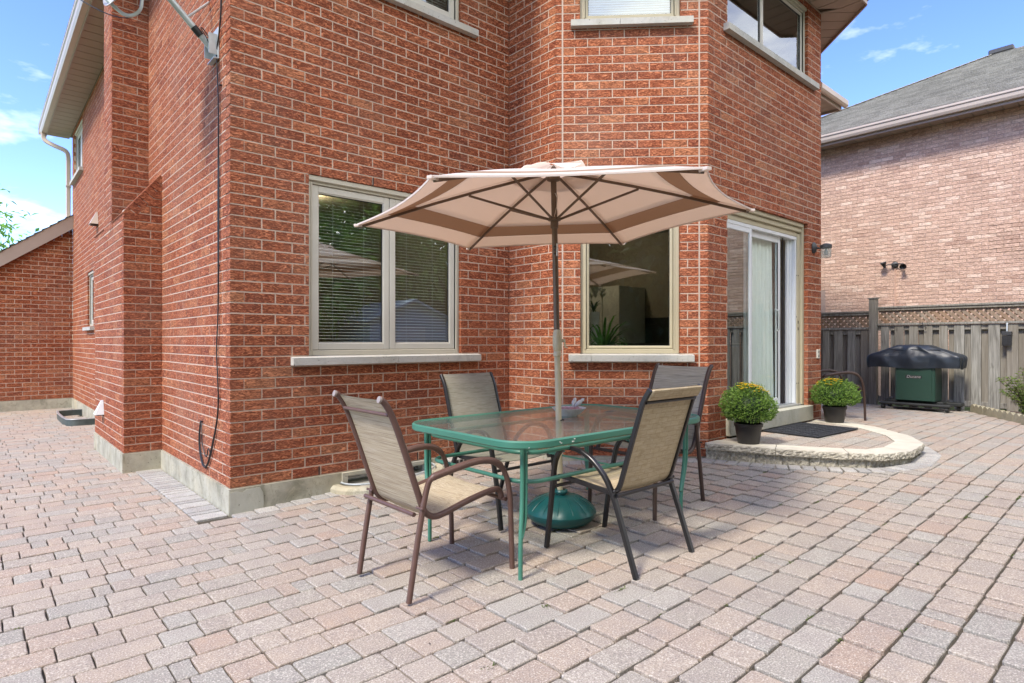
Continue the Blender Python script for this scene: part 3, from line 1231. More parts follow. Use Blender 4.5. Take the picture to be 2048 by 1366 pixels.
def window(fr, o, splits, mat='frame', sash=True, jw=.042, blinds=None, sill=None, head=.07, sillz=None, right=None):
    s0, s1, z0, z1 = o
    b = MB()
    ring(b, fr, s0, s1, z0, z1, jw, -.105, -.034, .004, wt=head, wb_=.045)
    b.wbox(fr, s0 - .0, s1, -.034, -.012, z1 - .045, z1 - .002, .004)       # projecting head moulding
    b.wbox(fr, s0 + jw - .014, s0 + jw, -.1, -.028, z0 + .04, z1 - head + .01, .003)
    b.wbox(fr, s1 - jw, s1 - jw + .014, -.1, -.028, z0 + .04, z1 - head + .01, .003)
    w = b.build('window', M[mat], house)
    a0, a1, c0, c1 = s0 + jw, s1 - jw, z0 + .045, z1 - head
    edges = [a0] + splits + [a1]
    for e0, e1 in zip(edges[:-1], edges[1:]):
        g = MB()
        sw = .056 if sash else .022
        ring(g, fr, e0 + .003, e1 - .003, c0 + .003, c1 - .003, sw, -.095, -.048, .004)
        ring(g, fr, e0 + sw + .0, e1 - sw - .0, c0 + sw, c1 - sw, .010, -.09, -.054, .002)
        so = g.build('sash', M['sash' if mat == 'frame' else mat], w)
        g = MB()
        ring(g, fr, e0 + sw + .008, e1 - sw - .008, c0 + sw + .008, c1 - sw - .008, .006, -.085, -.060)
        g.build('gasket', M['gasket'], w)
        g = MB()
        g.wbox(fr, e0 + sw + .004, e1 - sw - .004, -.074, -.068, c0 + sw + .004, c1 - sw - .004)
        g.build('pane', M['glass'], w)
        if blinds:
            g = MB()
            zz = c0 + sw + .01
            while zz < c1 - sw:
                if blinds == 'open':
                    g.add([fr.at(e0 + sw, -.118, zz), fr.at(e1 - sw, -.118, zz), fr.at(e1 - sw, -.140, zz + .0058), fr.at(e0 + sw, -.140, zz + .0058), fr.at(e0 + sw, -.118, zz + .0015), fr.at(e1 - sw, -.118, zz + .0015), fr.at(e1 - sw, -.140, zz + .0073), fr.at(e0 + sw, -.140, zz + .0073)], [(0, 1, 2, 3), (7, 6, 5, 4), (0, 4, 5, 1)])
                else:
                    g.add([fr.at(e0 + sw, -.118, zz), fr.at(e1 - sw, -.118, zz), fr.at(e1 - sw, -.130, zz + .027), fr.at(e0 + sw, -.130, zz + .027)], [(0, 1, 2, 3)])
                zz += .0275 if blinds == 'open' else .0235
            for q in (.3, .7) if e1 - e0 > .7 else (.65,):
                s_ = e0 + (e1 - e0) * q
                g.wbox(fr, s_ - .001, s_ + .001, -.119, -.117, c0 + sw, c1 - sw)
            g.build('blind', M['blind' if blinds == 'open' else 'blind_shut'], w, smooth=0, kind='stuff')
    if sill:
        q0, q1, zb, zt, j = sill
        for e0, e1 in ((q0, j - .0015), (j + .0015, q1)):
            g = MB()
            x0, x1 = e0, e1
            p = []
            for nn, zz in ((-.04, zb), (.062, zb), (.062, zt - .010), (-.04, zt + .004)):
                p.append((nn, zz))
            vs = [fr.at(x0, *k) for k in p] + [fr.at(x1, *k) for k in p]
            g.add(vs, [(0, 1, 2, 3), (7, 6, 5, 4), (0, 4, 5, 1), (1, 5, 6, 2), (2, 6, 7, 3), (3, 7, 4, 0)])
            g.build('sill', M['sill'], w, smooth=0)
    return w


window(A_S, OW['S'][0], [1.3915], blinds='open', sill=(.462, 2.378, 1.112, 1.182, 1.42))
window(A_S, OW['S'][1], [1.3915], blinds='open', sill=(.462, 2.345, 4.372, 4.444, 1.50))
window(A_C, OW['C'][0], [], mat='trim', sash=False, jw=.055, sill=(.124, 1.321, 1.112, 1.182, .34))
window(A_C, OW['C'][1], [], mat='trim', sash=False, jw=.050, blinds='shut', sill=(.146, 1.312, 4.356, 4.426, .62))
window(A_D, OW['D'][1], [1.20], sash=False, jw=.05, sill=(.286, 2.462, 4.398, 4.472, 1.36))
window(A_W, OW['W'][0], [.865], sill=(.14, 1.60, 4.36, 4.425, .9))
window(A_W, OW['W'][1], [], sill=(2.04, 2.94, 1.49, 1.555, 2.5))

# sliding door in the bay
ds0, ds1, dz0, dz1 = OW['D'][0]
b = MB()
b.wbox(A_D, ds1 - .055, ds1, -.105, -.045, .54, dz1, .004)
b.wbox(A_D, ds1 - .130, ds1 - .055, -.105, -.070, .54, dz1 - .12, .004)
b.wbox(A_D, ds0, ds0 + .05, -.105, -.05, .54, dz1, .004)
b.wbox(A_D, ds0 + .05, ds1 - .055, -.105, -.025, dz1 - .05, dz1, .006)
b.wbox(A_D, ds0 + .05, ds1 - .055, -.105, -.050, dz1 - .105, dz1 - .05, .006)
b.wbox(A_D, ds0 + .05, ds1 - .13, -.105, -.075, dz1 - .16, dz1 - .105, .004)
door = b.build('sliding_door', M['trim'], house)
zt_ = dz1 - .16
b = MB()
b.wbox(A_D, ds1 - .165, ds1 - .130, -.17, -.082, .555, zt_, .003)
b.wbox(A_D, ds1 - .205, ds1 - .165, -.19, -.120, .555, zt_, .003)
b.wbox(A_D, ds1 - .265, ds1 - .205, -.16, -.132, .555, zt_, .003)
b.wbox(A_D, ds0 + .05, ds1 - .13, -.19, -.078, zt_ - .038, zt_, .003)
b.build('door_jamb', M['white'], door)
b = MB()
b.wbox(A_D, ds0 + .05, ds1 - .06, -.19, -.055, .534, .556, .003)
for q in (-.09, -.12, -.15):
    b.wbox(A_D, ds0 + .05, ds1 - .13, q - .004, q + .004, .556, .566)
b.build('door_track', M['alum'], door)
b = MB()
ring(b, A_D, ds0 + .03, 1.035, .565, zt_ - .035, .055, -.105, -.082, .003)
pl_ = b.build('door_panel', M['white'], door)
b = MB()
b.wbox(A_D, ds0 + .08, .985, -.097, -.091, .615, zt_ - .085)
b.build('pane', M['doorglass'], pl_)
b = MB()
ring(b, A_D, .975, 1.800, .565, zt_ - .035, .075, -.150, -.120, .003, wb_=.085)
pl_ = b.build('door_panel', M['white'], door)
b = MB()
b.wbox(A_D, 1.045, 1.73, -.138, -.132, .645, zt_ - .105)
b.build('pane', M['clearglass'], pl_)
b = MB()
b.wbox(A_D, 1.030, 1.040, -.118, -.084, .57, zt_ - .04)
b.wbox(A_D, 1.722, 1.732, -.128, -.117, .645, zt_ - .11)
b.wbox(A_D, 1.845, 1.852, -.118, -.110, .57, zt_ - .04)
b.build('gasket', M['gasket'], door)
b = MB()
h0 = A_D.at(1.700, -.105, 1.45)
b.rect([A_D.at(1.66, -.118, 1.42), A_D.at(1.66, -.075, 1.44), A_D.at(1.66, -.070, 1.55), A_D.at(1.66, -.075, 1.66), A_D.at(1.66, -.118, 1.68)], .018, .014, up=(1, 0, 0))
b.build('handle', M['alum'], pl_)
b = MB()
for s_, z_ in ((2.115, 1.60), (2.16, 1.55), (2.16, 1.47), (2.115, .80), (2.16, .80), (2.115, 2.1), (2.16, 2.1)):
    b.wbox(A_D, s_ - .006, s_ + .006, -.068, -.064, z_ - (.03 if z_ in (1.47, 1.55) else .006), z_ + .006)
b.build('strike_plate', M['gasket'], door)
# concrete door sill under the door
b = MB()
b.wbox(A_D, ds0 - .03, ds1 + .055, -.18, .045, .355, .532, .008)
b.build('door_sill', M['sillstep'], house, smooth=0)

# soffits, fascia, gutters, roof
for i in range(44):
    y0 = -.5 + i * .248
    if y0 < -.05 or 2.87 < y0 + .12 < 3.41:
        continue
    b = MB()
    b.box(-.372, -.004, y0 + .007, y0 + .241, ZE, ZE + .012, .002)
    b.build('soffit_panel', M['soffit'], house, smooth=0)
b = MB()
b.box(-.386, -.372, -.5, 10.45, ZE - .03, ZE + .16)
b.build('fascia', M['fascia'], house)
b = MB()
gp = [(-.386, 5.585), (-.386, 5.435), (-.460, 5.435), (-.480, 5.475), (-.486, 5.53), (-.500, 5.545), (-.500, 5.575), (-.492, 5.575), (-.490, 5.55), (-.472, 5.53), (-.455, 5.45), (-.395, 5.448), (-.395, 5.585)]
n_ = len(gp)
for yq in (-.6, 10.45):
    b.v += [(x_, yq, z_) for x_, z_ in gp]
for i in range(n_):
    j = (i + 1) % n_
    b.face([i, j, n_ + j, n_ + i])
b.box(-.498, -.386, 10.45, 10.455, 5.435, 5.575)
b.build('gutter', M['gutter'], house, smooth=20)
b = MB()
b.rect(smoothpath([(-.43, 10.30, 5.44), (-.43, 10.30, 5.30), (-.26, 10.22, 5.20), (-.07, 10.14, 5.12), (-.045, 10.13, 5.0), (-.045, 10.13, 4.86)], 2) + [(-.045, 10.13, 3.80), (-.08, 10.08, 3.66), (-.18, 10.02, 3.62)], .075, .055, up=(0, 1, .001))
b.box(-.09, -.0, 10.085, 10.175, 4.40, 4.42)
b.build('downspout', M['gutter'], house)
# the wing's rake board and roof
b = MB()
rk = lambda X, dz: zr(X) + dz
for xa, xb in ((-4.3, .0),):
    p = [(xa, 9.75, rk(xa, .02)), (xb, 9.75, rk(xb, .02)), (xb, 9.78, rk(xb, .02)), (xa, 9.78, rk(xa, .02)), (xa, 9.75, rk(xa, .285)), (xb, 9.75, rk(xb, .285)), (xb, 9.78, rk(xb, .285)), (xa, 9.78, rk(xa, .285))]
    b.hexa(p)
    p = [(xa, 9.78, rk(xa, .03)), (xb, 9.78, rk(xb, .03)), (xb, 9.9, rk(xb, .03)), (xa, 9.9, rk(xa, .03)), (xa, 9.78, rk(xa, .05)), (xb, 9.78, rk(xb, .05)), (xb, 9.9, rk(xb, .05)), (xa, 9.9, rk(xa, .05))]
    b.hexa(p)
b.build('rake_board', M['fascia'], house)


def roof_strip(b, a0, a1, e0, e1, n, runs, ex=.022):
    """lapped courses between an eave edge a0-a1 and an upper edge e0-e1"""
    a0, a1, e0, e1 = map(Vector, (a0, a1, e0, e1))
    nrm = (a1 - a0).cross(e0 - a0).normalized()
    if nrm.z < 0:
        nrm = -nrm
    slope_len = ((e0 + e1) / 2 - (a0 + a1) / 2).length
    for k in range(n):
        t0, t1 = k / n, (k + 1.12) / n
        t1 = min(t1, 1)
        p0, p1 = a0.lerp(e0, t0), a1.lerp(e1, t0)
        q0, q1 = a0.lerp(e0, t1), a1.lerp(e1, t1)
        o = len(b.v)
        b.v += [tuple(p0 + nrm * ex), tuple(p1 + nrm * ex), tuple(q1 + nrm * .001), tuple(q0 + nrm * .001), tuple(p0), tuple(p1)]
        b.face([o, o + 1, o + 2, o + 3])
        b.face([o + 4, o + 5, o + 1, o])
        l = (a1 - a0).normalized()
        runs += [((p0 - a0).dot(l), k * .145 + .004), ((p1 - a0).dot(l), k * .145 + .004), ((q1 - a0).dot(l), k * .145 + .14), ((q0 - a0).dot(l), k * .145 + .14), ((p0 - a0).dot(l), k * .145 + .004), ((p1 - a0).dot(l), k * .145 + .004)]


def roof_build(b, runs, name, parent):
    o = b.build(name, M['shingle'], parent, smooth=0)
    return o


b, rn = MB(), []
roof_strip(b, (-4.3, 9.72, rk(-4.3, .29)), (-4.3, 14.5, rk(-4.3, .29)), (.0, 9.72, rk(0, .29)), (.0, 14.5, rk(0, .29)), 36, rn)
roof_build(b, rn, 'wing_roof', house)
# unseen main roof, added to block light; hipped, the bay with a low hip
b, rn = MB(), []
e = [(-.49, -.55, 5.60), (8.85, -.55, 5.60), (8.85, 10.5, 5.60), (-.49, 10.5, 5.60)]
r1, r2 = (4.18, 4.2, 7.9), (4.18, 5.6, 7.9)
roof_strip(b, e[0], e[1], r1, r1, 42, rn)
roof_strip(b, e[1], e[2], r1, r2, 42, rn)
roof_strip(b, e[2], e[3], r2, r2, 42, rn)
roof_strip(b, e[3], e[0], r2, r1, 42, rn)
bo = [(2.32, -.55), (2.32, -.89), (3.65, -2.22), (6.70, -2.22), (8.02, -.89), (8.02, -.55)]
ap = (5.17, .6, 6.6)
for p_, q_ in zip(bo[:-1], bo[1:]):
    roof_strip(b, (*p_, 5.60), (*q_, 5.60), ap, ap, 20, rn)
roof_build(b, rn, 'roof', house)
b = MB()
b.box(-.37, 8.75, -.5, 10.4, ZE + .03, ZE + .10)
o_ = len(b.v)
for zz in (ZE + .03, ZE + .10):
    b.v += [(*p_, zz) for p_ in bo]
b.face([o_ + i for i in range(6)][::-1])
b.face([o_ + 6 + i for i in range(6)])
b.build('ceiling', M['floorboard'], house, smooth=0)


def bay_soffit(fr, L, ms, me):
    """panels square to the wall, mitred where two runs meet (tan 22.5)"""
    k = math.tan(PI / 8)
    OVH = .45
    s = -.19 if ms else 0
    end = L + (.19 if me else 0)
    while s < end - .02:
        a, c = s + .006, min(s + .204, end)
        n0a = max(0, -a / k) if ms else 0
        n0b = max(0, -c / k) if ms else 0
        if me:
            n0a, n0b = max(n0a, (a - L) / k), max(n0b, (c - L) / k)
        n0a, n0b = min(n0a, OVH - .01), min(n0b, OVH - .01)
        b = MB()
        b.hexa([fr.at(a, OVH, ZE), fr.at(c, OVH, ZE), fr.at(c, n0b, ZE), fr.at(a, n0a, ZE), fr.at(a, OVH, ZE + .012), fr.at(c, OVH, ZE + .012), fr.at(c, n0b, ZE + .012), fr.at(a, n0a, ZE + .012)])
        b.build('soffit_panel', M['soffit'], house, smooth=0)
        s += .21
    b = MB()
    b.wbox(fr, -.186 if ms else 0, L + (.186 if me else 0), OVH, OVH + .02, ZE - .03, ZE + .17)
    b.build('fascia', M['fascia'], house)


bay_soffit(A_C, CL, False, True)
bay_soffit(A_D, 2.667, True, True)
bay_soffit(A_T, CL, True, False)
ZR = 5.02
b = MB()
for i in range(6):
    b.box(7.56 + i * .22, 7.56 + i * .22 + .216, -1.09, -.70, ZR, ZR + .012, .002)
b.build('eave_soffit', M['soffit'], house, smooth=0)
b = MB()
b.box(7.6, 8.87, -1.115, -1.095, ZR - .03, ZR + .16)
b.box(8.87, 8.89, -1.115, 3.0, ZR - .03, ZR + .16)
b.rect([(7.9, -1.16, ZR + .07), (8.93, -1.16, ZR + .07)], .09, .13, up=(0, 0, 1), b=.3)
b.build('eave_gutter', M['gutter'], house)
b = MB()
b.hexa([(7.6, -1.12, ZR + .14), (8.9, -1.12, ZR + .14), (8.9, -.5, ZR + .40), (7.6, -.5, ZR + .40), (7.6, -1.12, ZR + .17), (8.9, -1.12, ZR + .17), (8.9, -.5, ZR + .43), (7.6, -.5, ZR + .43)])
b.build('eave_roof', M['mortar_far'], house, smooth=0)

# rooms behind the glass
INP = [(.13, 5.9), (.13, .13), (2.93, .13), (2.93, -.64), (3.89, -1.6), (6.45, -1.6), (7.41, -.58), (8.3, -.58), (8.3, 5.9)]
def slab(b, z0, z1):
    o = len(b.v)
    n = len(INP)
    for z in (z0, z1):
        b.v += [(p[0], p[1], z) for p in INP]
    b.face([o + i for i in range(n)][::-1])
    b.face([o + n + i for i in range(n)])
    for i in range(n):
        j = (i + 1) % n
        b.face([o + i, o + j, o + n + j, o + n + i])
b = MB()
slab(b, .30, .34)
b.build('floor', M['floorboard'], house)
b = MB()
slab(b, 2.92, 3.25)
b.box(.12, 8.3, 4.3, 4.4, .34, 5.5)
b.box(2.83, 2.92, .02, 4.3, .34, 5.5)
b.box(6.2, 6.3, -1.0, 4.3, .34, 5.5)
b.build('inner_wall', M['interior'], house)

# basement window in the south wall's foot
b = MB()
ring(b, A_S, .895, 1.805, .02, Z0 - .004, .055, -.12, .022, .004, wt=.035)
bw = b.build('basement_window', M['patch'], house, smooth=0)
b = MB()
ring(b, A_S, .95, 1.75, .02, Z0 - .04, .016, -.10, -.02, .003)
b.build('frame', M['alum'], bw)
b = MB()
b.wbox(A_S, .966, 1.734, -.09, -.085, .02, Z0 - .056)
b.build('pane', M['glass'], bw)
#PART3
# ------------------------------------------------------------------ the curved step before the door
step = thing('stone_step', 'low rounded stone step with pale split-faced coping before the sliding door', 'step', (5.2, -2.2, .22))
ZT = .342
inner = grow(STEP_OUT, -.235)
inner[0], inner[-1] = (3.985, -1.74), (6.14, -1.74)
rs = random.Random(21)


def rough_strip(b, A, B, C, D, z0, z1, n, amp, lip=.0):
    """a block with corners A-B (outer edge) and D-C (inner edge); its outer face is split rough"""
    A, B, C, D = (Vector((*p, 0)) for p in (A, B, C, D))
    out = ((A + B) / 2 - (C + D) / 2).normalized()
    m = 5
    o = len(b.v)
    grid = []
    for j in range(m + 1):
        z = z0 + (z1 - z0) * j / m
        for i in range(n + 1):
            p = A.lerp(B, i / n)
            k = 0 if j in (0, m) else 1
            off = rs.uniform(-amp, amp * .7) if k else rs.uniform(-amp * .9, 0)
            if i in (0, n):
                off -= amp * .8
            q = p + out * off
            b.v.append((q.x, q.y, z + (rs.uniform(-.004, .003) if 0 < j < m else 0)))
    for j in range(m):
        for i in range(n):
            b.face([o + j * (n + 1) + i, o + j * (n + 1) + i + 1, o + (j + 1) * (n + 1) + i + 1, o + (j + 1) * (n + 1) + i])
    t = len(b.v)
    b.v += [(C.x, C.y, z1), (D.x, D.y, z1), (C.x, C.y, z0), (D.x, D.y, z0)]
    top = [o + m * (n + 1) + i for i in range(n + 1)]
    bot = [o + i for i in range(n + 1)]
    b.face(top + [t, t + 1])
    b.face((bot + [t + 2, t + 3])[::-1])
    b.face([t + 1, t, t + 2, t + 3])
    b.face([o + j * (n + 1) + n for j in range(m + 1)] + [t, t + 2])
    b.face([o + j * (n + 1) for j in range(m + 1)][::-1] + [t + 3, t + 1])
    return b


for i in range(len(STEP_OUT) - 1):
    A, B, Cc, D = Vector(STEP_OUT[i]), Vector(STEP_OUT[i + 1]), Vector(inner[i + 1]), Vector(inner[i])
    g1, g2 = (B - A).normalized() * .004, (Cc - D).normalized() * .004
    b = rough_strip(MB(), A + g1, B - g1, Cc - g2, D + g2, ZT - .062, ZT, 16, .008)
    b.build('coping_stone', M['coping'], step, smooth=0)
    f = MB()
    rough_strip(f, A + g1 + (A - D).normalized() * .004, B - g1 + (B - Cc).normalized() * .004, B - g1 - (B - Cc).normalized() * .03, A + g1 - (A - D).normalized() * .03, ZT - .060, ZT - .006, 26, .009)
    f.build('split_face', M['split'], step, smooth=0)
blk = resample([Vector(p) for p in grow(STEP_OUT, -.03)], .225)
for a, c in zip(blk[:-1], blk[1:]):
    t = (c - a).normalized() * .003
    n_ = (Vector(SC_) - (a + c) / 2).normalized() * .15
    b = rough_strip(MB(), a + t, c - t, c - t + n_, a + t + n_, .12, ZT - .066, 12, .009)
    b.build('wall_block', M['split'], step, smooth=0)
INNER = [tuple(p) for p in inner]
def clip_convex(poly, cl):
    """Sutherland-Hodgman against a counter-clockwise convex outline"""
    out = list(poly)
    n = len(cl)
    for i in range(n):
        a, c = cl[i], cl[(i + 1) % n]
        side = lambda p: (c[0] - a[0]) * (p[1] - a[1]) - (c[1] - a[1]) * (p[0] - a[0])
        src, out = out, []
        for j in range(len(src)):
            p, q = src[j], src[(j + 1) % len(src)]
            sp, sq = side(p), side(q)
            if sp >= 0:
                out.append(p)
            if (sp >= 0) != (sq >= 0):
                t = sp / (sp - sq)
                out.append((p[0] + (q[0] - p[0]) * t, p[1] + (q[1] - p[1]) * t))
        if len(out) < 3:
            return []
    return out


cl_ = [(x - (x - SC_[0]) * .004, y_ + .003) for x, y_ in INNER]
yy = -1.735
while yy > -3.1:
    xx = 3.8 - rs.random() * .2
    while xx < 6.4:
        w = rs.choice((.162, .242, .242, .122))
        pl_ = clip_convex([(xx + .003, yy - .157), (xx + w - .003, yy - .157), (xx + w - .003, yy - .004), (xx + .003, yy - .004)], cl_)
        xx += w
        if len(pl_) >= 3:
            b = MB()
            b.prism(pl_, ZT - .06, ZT - .006 + rs.uniform(-.001, .001), .003)
            b.build('paver', M['paver'], step, smooth=0)
    yy -= .162
b = MB()
b.prism([(x, y_) for x, y_ in grow(INNER, .08)], .10, ZT - .020)
b.build('step_core', M['joint'], step, smooth=0)

mat = thing('doormat', 'dark rubber doormat lying on the rounded step before the door', 'mat', (5.33, -2.06, ZT))
mat.rotation_euler = (0, 0, -.05)
b = MB()
b.box(-.475, .475, -.315, .315, 0, .008, .003)
ring(b, Frame((-.475, -.315), (1, 0)), 0, .95, 0, .63, .0, 0, 0) if False else None
for x0, x1, y0, y1 in ((-.475, .475, -.315, -.29), (-.475, .475, .29, .315), (-.475, -.45, -.289, .289), (.45, .475, -.289, .289)):
    b.box(x0, x1, y0, y1, .0085, .013, .002)
b.build('mat_base', M['rubber'], mat, local=True)
b = MB()
for i in range(14):
    for j in range(9):
        if (i + 2 * j) % 5 == 0:
            continue
        x, y_ = -.44 + i * .0635, -.28 + j * .0625
        b.box(x, x + .055, y_, y_ + .018, .0085, .0115)
        b.box(x, x + .055, y_ + .024, y_ + .042, .0085, .0115)
b.build('mat_ribs', M['rubber'], mat, smooth=0, local=True, kind='stuff')


# ------------------------------------------------------------------ foliage
def leaf(b, p, d, n, l, w, curl=.15):
    """one leaf: a folded, pointed blade"""
    p, d = Vector(p), Vector(d).normalized()
    s = d.cross(Vector(n))
    if s.length < 1e-4:
        s = d.orthogonal()
    s.normalize()
    u = s.cross(d).normalized()
    o = len(b.v)
    b.v += [tuple(p), tuple(p + d * l * .5 + s * w * .5 + u * l * .06), tuple(p + d * l - u * l * curl), tuple(p + d * l * .5 - s * w * .5 + u * l * .06)]
    b.face([o, o + 1, o + 2])
    b.face([o, o + 2, o + 3])


def mum(loc, rad, hgt, pot_r, label, n, yellow, side):
    t = thing('potted_chrysanthemum', label, 'potted plant', loc, rs.random() * 6, 'chrysanthemums beside the sliding door')
    ph = .19
    b = MB()
    b.lathe([(0, 0), (pot_r * .78, 0), (pot_r * .80, .012), (pot_r * .97, ph - .03), (pot_r * 1.04, ph - .028), (pot_r * 1.05, ph), (pot_r * .98, ph), (pot_r * .95, ph - .03), (0, ph - .03)], 32)
    b.build('pot', M['pot'], t, local=True)
    f = MB()
    fl = MB()
    cz = ph + hgt * .40
    lump = [(rs.uniform(-1, 1), rs.uniform(-1, 1), rs.uniform(-.2, 1)) for _ in range(16)]
    def surf(v):
        k = 1
        for q in lump:
            d_ = (v - Vector(q).normalized()).length
            k += .085 * math.exp(-(d_ / .28) ** 2)
        return k
    for i in range(n):
        z = rs.uniform(-.62, 1)
        a = rs.uniform(0, 2 * PI)
        r_ = math.sqrt(max(0, 1 - z * z))
        v = Vector((r_ * math.cos(a), r_ * math.sin(a), z))
        k = surf(v) * (1 - .34 * rs.random() ** 2.2)
        zz = v.z * hgt * (.62 if v.z > 0 else .5)
        p = Vector((v.x * rad * k, v.y * rad * k, cz + zz * k))
        d_ = (v + Vector((rs.uniform(-1, 1), rs.uniform(-1, 1), rs.uniform(-.5, 1))) * .8)
        f.tone = min(1, max(.001, rs.gauss(.45, .25)))
        leaf(f, p, d_, v + Vector((rs.uniform(-.6, .6), rs.uniform(-.6, .6), .5)), rs.uniform(.014, .028), rs.uniform(.009, .016))
    for i in range(150):      # loose sprigs that stand out of the mound
        a, z = rs.uniform(0, 2 * PI), rs.uniform(-.45, 1)
        r_ = math.sqrt(max(0, 1 - z * z))
        v = Vector((r_ * math.cos(a), r_ * math.sin(a), z))
        base = Vector((v.x * rad, v.y * rad, cz + v.z * hgt * (.62 if v.z > 0 else .5))) * 1.0
        d_ = (v + Vector((rs.uniform(-.5, .5), rs.uniform(-.5, .5), .35))).normalized()
        for q in range(7):
            f.tone = min(1, max(.001, rs.gauss(.65, .2)))
            leaf(f, base + d_ * .007 * q, d_ + Vector((rs.uniform(-1, 1), rs.uniform(-1, 1), rs.uniform(-.4, .8))), d_, rs.uniform(.012, .022), rs.uniform(.007, .012))
    f.build('foliage', M['leaf_mum'], t, smooth=0, local=True, kind='stuff')
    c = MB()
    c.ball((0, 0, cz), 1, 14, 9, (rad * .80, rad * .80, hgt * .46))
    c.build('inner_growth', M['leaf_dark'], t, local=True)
    for i in range(yellow):
        a, r_ = rs.uniform(0, 2 * PI), rs.uniform(0, .62)
        v = Vector((r_ * math.cos(a) + side[0], r_ * math.sin(a) + side[1], 0))
        r2 = v.length
        v.z = math.sqrt(max(.05, 1 - r2 * r2))
        k = surf(v) * 1.085
        p = Vector((v.x * rad * k, v.y * rad * k, cz + v.z * hgt * .62 * k))
        big = rs.random() < .4
        m = 9 if big else 6
        rr = .021 if big else .013
        for q in range(m):
            g = 2 * PI * q / m
            leaf(fl, p, Vector((math.cos(g), math.sin(g), .55)), (0, 0, 1), rr, rr * .6)
    fl.build('flowers', M['flower'], t, smooth=0, local=True, kind='stuff')
    return t


mum((4.04, -2.03, ZT), .222, .34, .125, 'chrysanthemum pot left of the door with the most yellow blooms', 5200, 90, (.05, -.2))
mum((6.23, -1.99, ZT), .238, .30, .128, 'chrysanthemum pot right of the door beside the bay corner', 5200, 60, (-.15, -.15))

# ------------------------------------------------------------------ the table
TZ = .778
tbl = thing('patio_table', 'green metal patio table with textured glass top and rounded corners', 'table', (1.60, -1.945, .08))
X0, X1, Y0_, Y1_ = .645, 2.49, -2.545, -1.365
def rrect(x0, x1, y0, y1, r, z, n=8, bow=.0):
    p = []
    for cx, cy, a0 in ((x1 - r, y0 + r, -PI / 2), (x1 - r, y1 - r, 0), (x0 + r, y1 - r, PI / 2), (x0 + r, y0 + r, PI)):
        for i in range(n + 1):
            a = a0 + PI / 2 * i / n
            p.append((cx + r * math.cos(a), cy + r * math.sin(a), z))
    return p


b = MB()
rim_pts = rrect(X0 + .012, X1 - .012, Y0_ + .012, Y1_ - .012, .20, TZ - .021)
b.rect(rim_pts, .022, .044, up=(0, 0, 1), closed=True, b=.35)
rim = b.build('rim', M['green'], tbl)
b = MB()
for x_, w in ((.93, .004), (.935, .003), (.94, .005), (1.03, .008), (1.045, .006), (.70, .004), (1.6, .004), (2.1, .004)):
    z_ = TZ - rs.uniform(.012, .030)
    b.box(x_, x_ + w * 1.8, Y0_ - .0015, Y0_ + .001, z_, z_ + w * .8)
b.build('paint_chip', M['chip'], rim, smooth=0, kind='stuff')
b = MB()
gp_ = rrect(X0 + .02, X1 - .02, Y0_ + .02, Y1_ - .02, .195, 0)
b.prism([(p[0], p[1]) for p in gp_], TZ - .012, TZ - .006)
b.build('glass_top', M['tableglass'], tbl, smooth=0)
b = MB()
b.tube(rrect(X0 + .13, X1 - .13, Y0_ + .10, Y1_ - .10, .14, TZ - .080), .0125, 10, closed=True)
b.build('upper_rail', M['green'], tbl)
b = MB()
b.tube(rrect(X0 + .15, X1 - .15, Y0_ + .12, Y1_ - .12, .13, TZ - .245), .0125, 10, closed=True)
b.build('lower_rail', M['green'], tbl)
for sx, fx in ((X0, .725), (X1, 2.24)):
    for sy, fy in ((Y0_, -2.455), (Y1_, -1.60)):
        inx = 1 if sx == X0 else -1
        iny = 1 if sy == Y0_ else -1
        ux, uy = sx + inx * .125, sy + iny * .125
        g = gz(fx)
        lg = MB()
        kx, ky = (fx - ux) * .25, (fy - uy) * .25
        lg.tube(smoothpath([(ux, uy, TZ - .04), (ux, uy, .50), (ux + kx, uy + ky, .40), (fx, fy, .26), (fx, fy, g)], 2), .0125, 12)
        lo = lg.build('leg', M['green'], tbl)
        lg = MB()
        vx, vy = ux + inx * .026, uy
        lg.tube(smoothpath([(vx, vy, TZ - .05), (vx, vy, .50), (vx + kx, vy + ky, .40), (vx + kx * 1.8, vy + ky * 1.8, .33), (fx + inx * .006, fy, .26)], 2), .0115, 12)
        lg.build('brace_tube', M['green'], lo)
        bt = MB()
        for z_ in (TZ - .078, TZ - .243):
            bt.ball((vx, vy - .012, z_), .006, 8, 5)
        bt.build('bolt', M['steel'], lo)
b = MB()
b.tube([(1.53 + .026 * math.cos(a), -1.975 + .026 * math.sin(a), TZ - .004) for a in [2 * PI * i / 20 for i in range(20)]], .0035, 6, closed=True)
b.build('pole_ring', M['gasket'], tbl)
b = MB()
b.rect([(1.535, -1.94, .545), (1.535, -1.87, .545), (1.60, -1.87, .545), (1.60, -1.95, .545)], .008, .008, up=(0, 0, 1))
b.rect([(1.535, Y0_ + .13, .533), (1.535, -1.94, .533)], .02, .008, up=(0, 0, 1))
b.rect([(1.535, -1.94, .533), (1.535, Y1_ - .13, .533)], .02, .008, up=(0, 0, 1))
b.build('pole_holder', M['green'], tbl)

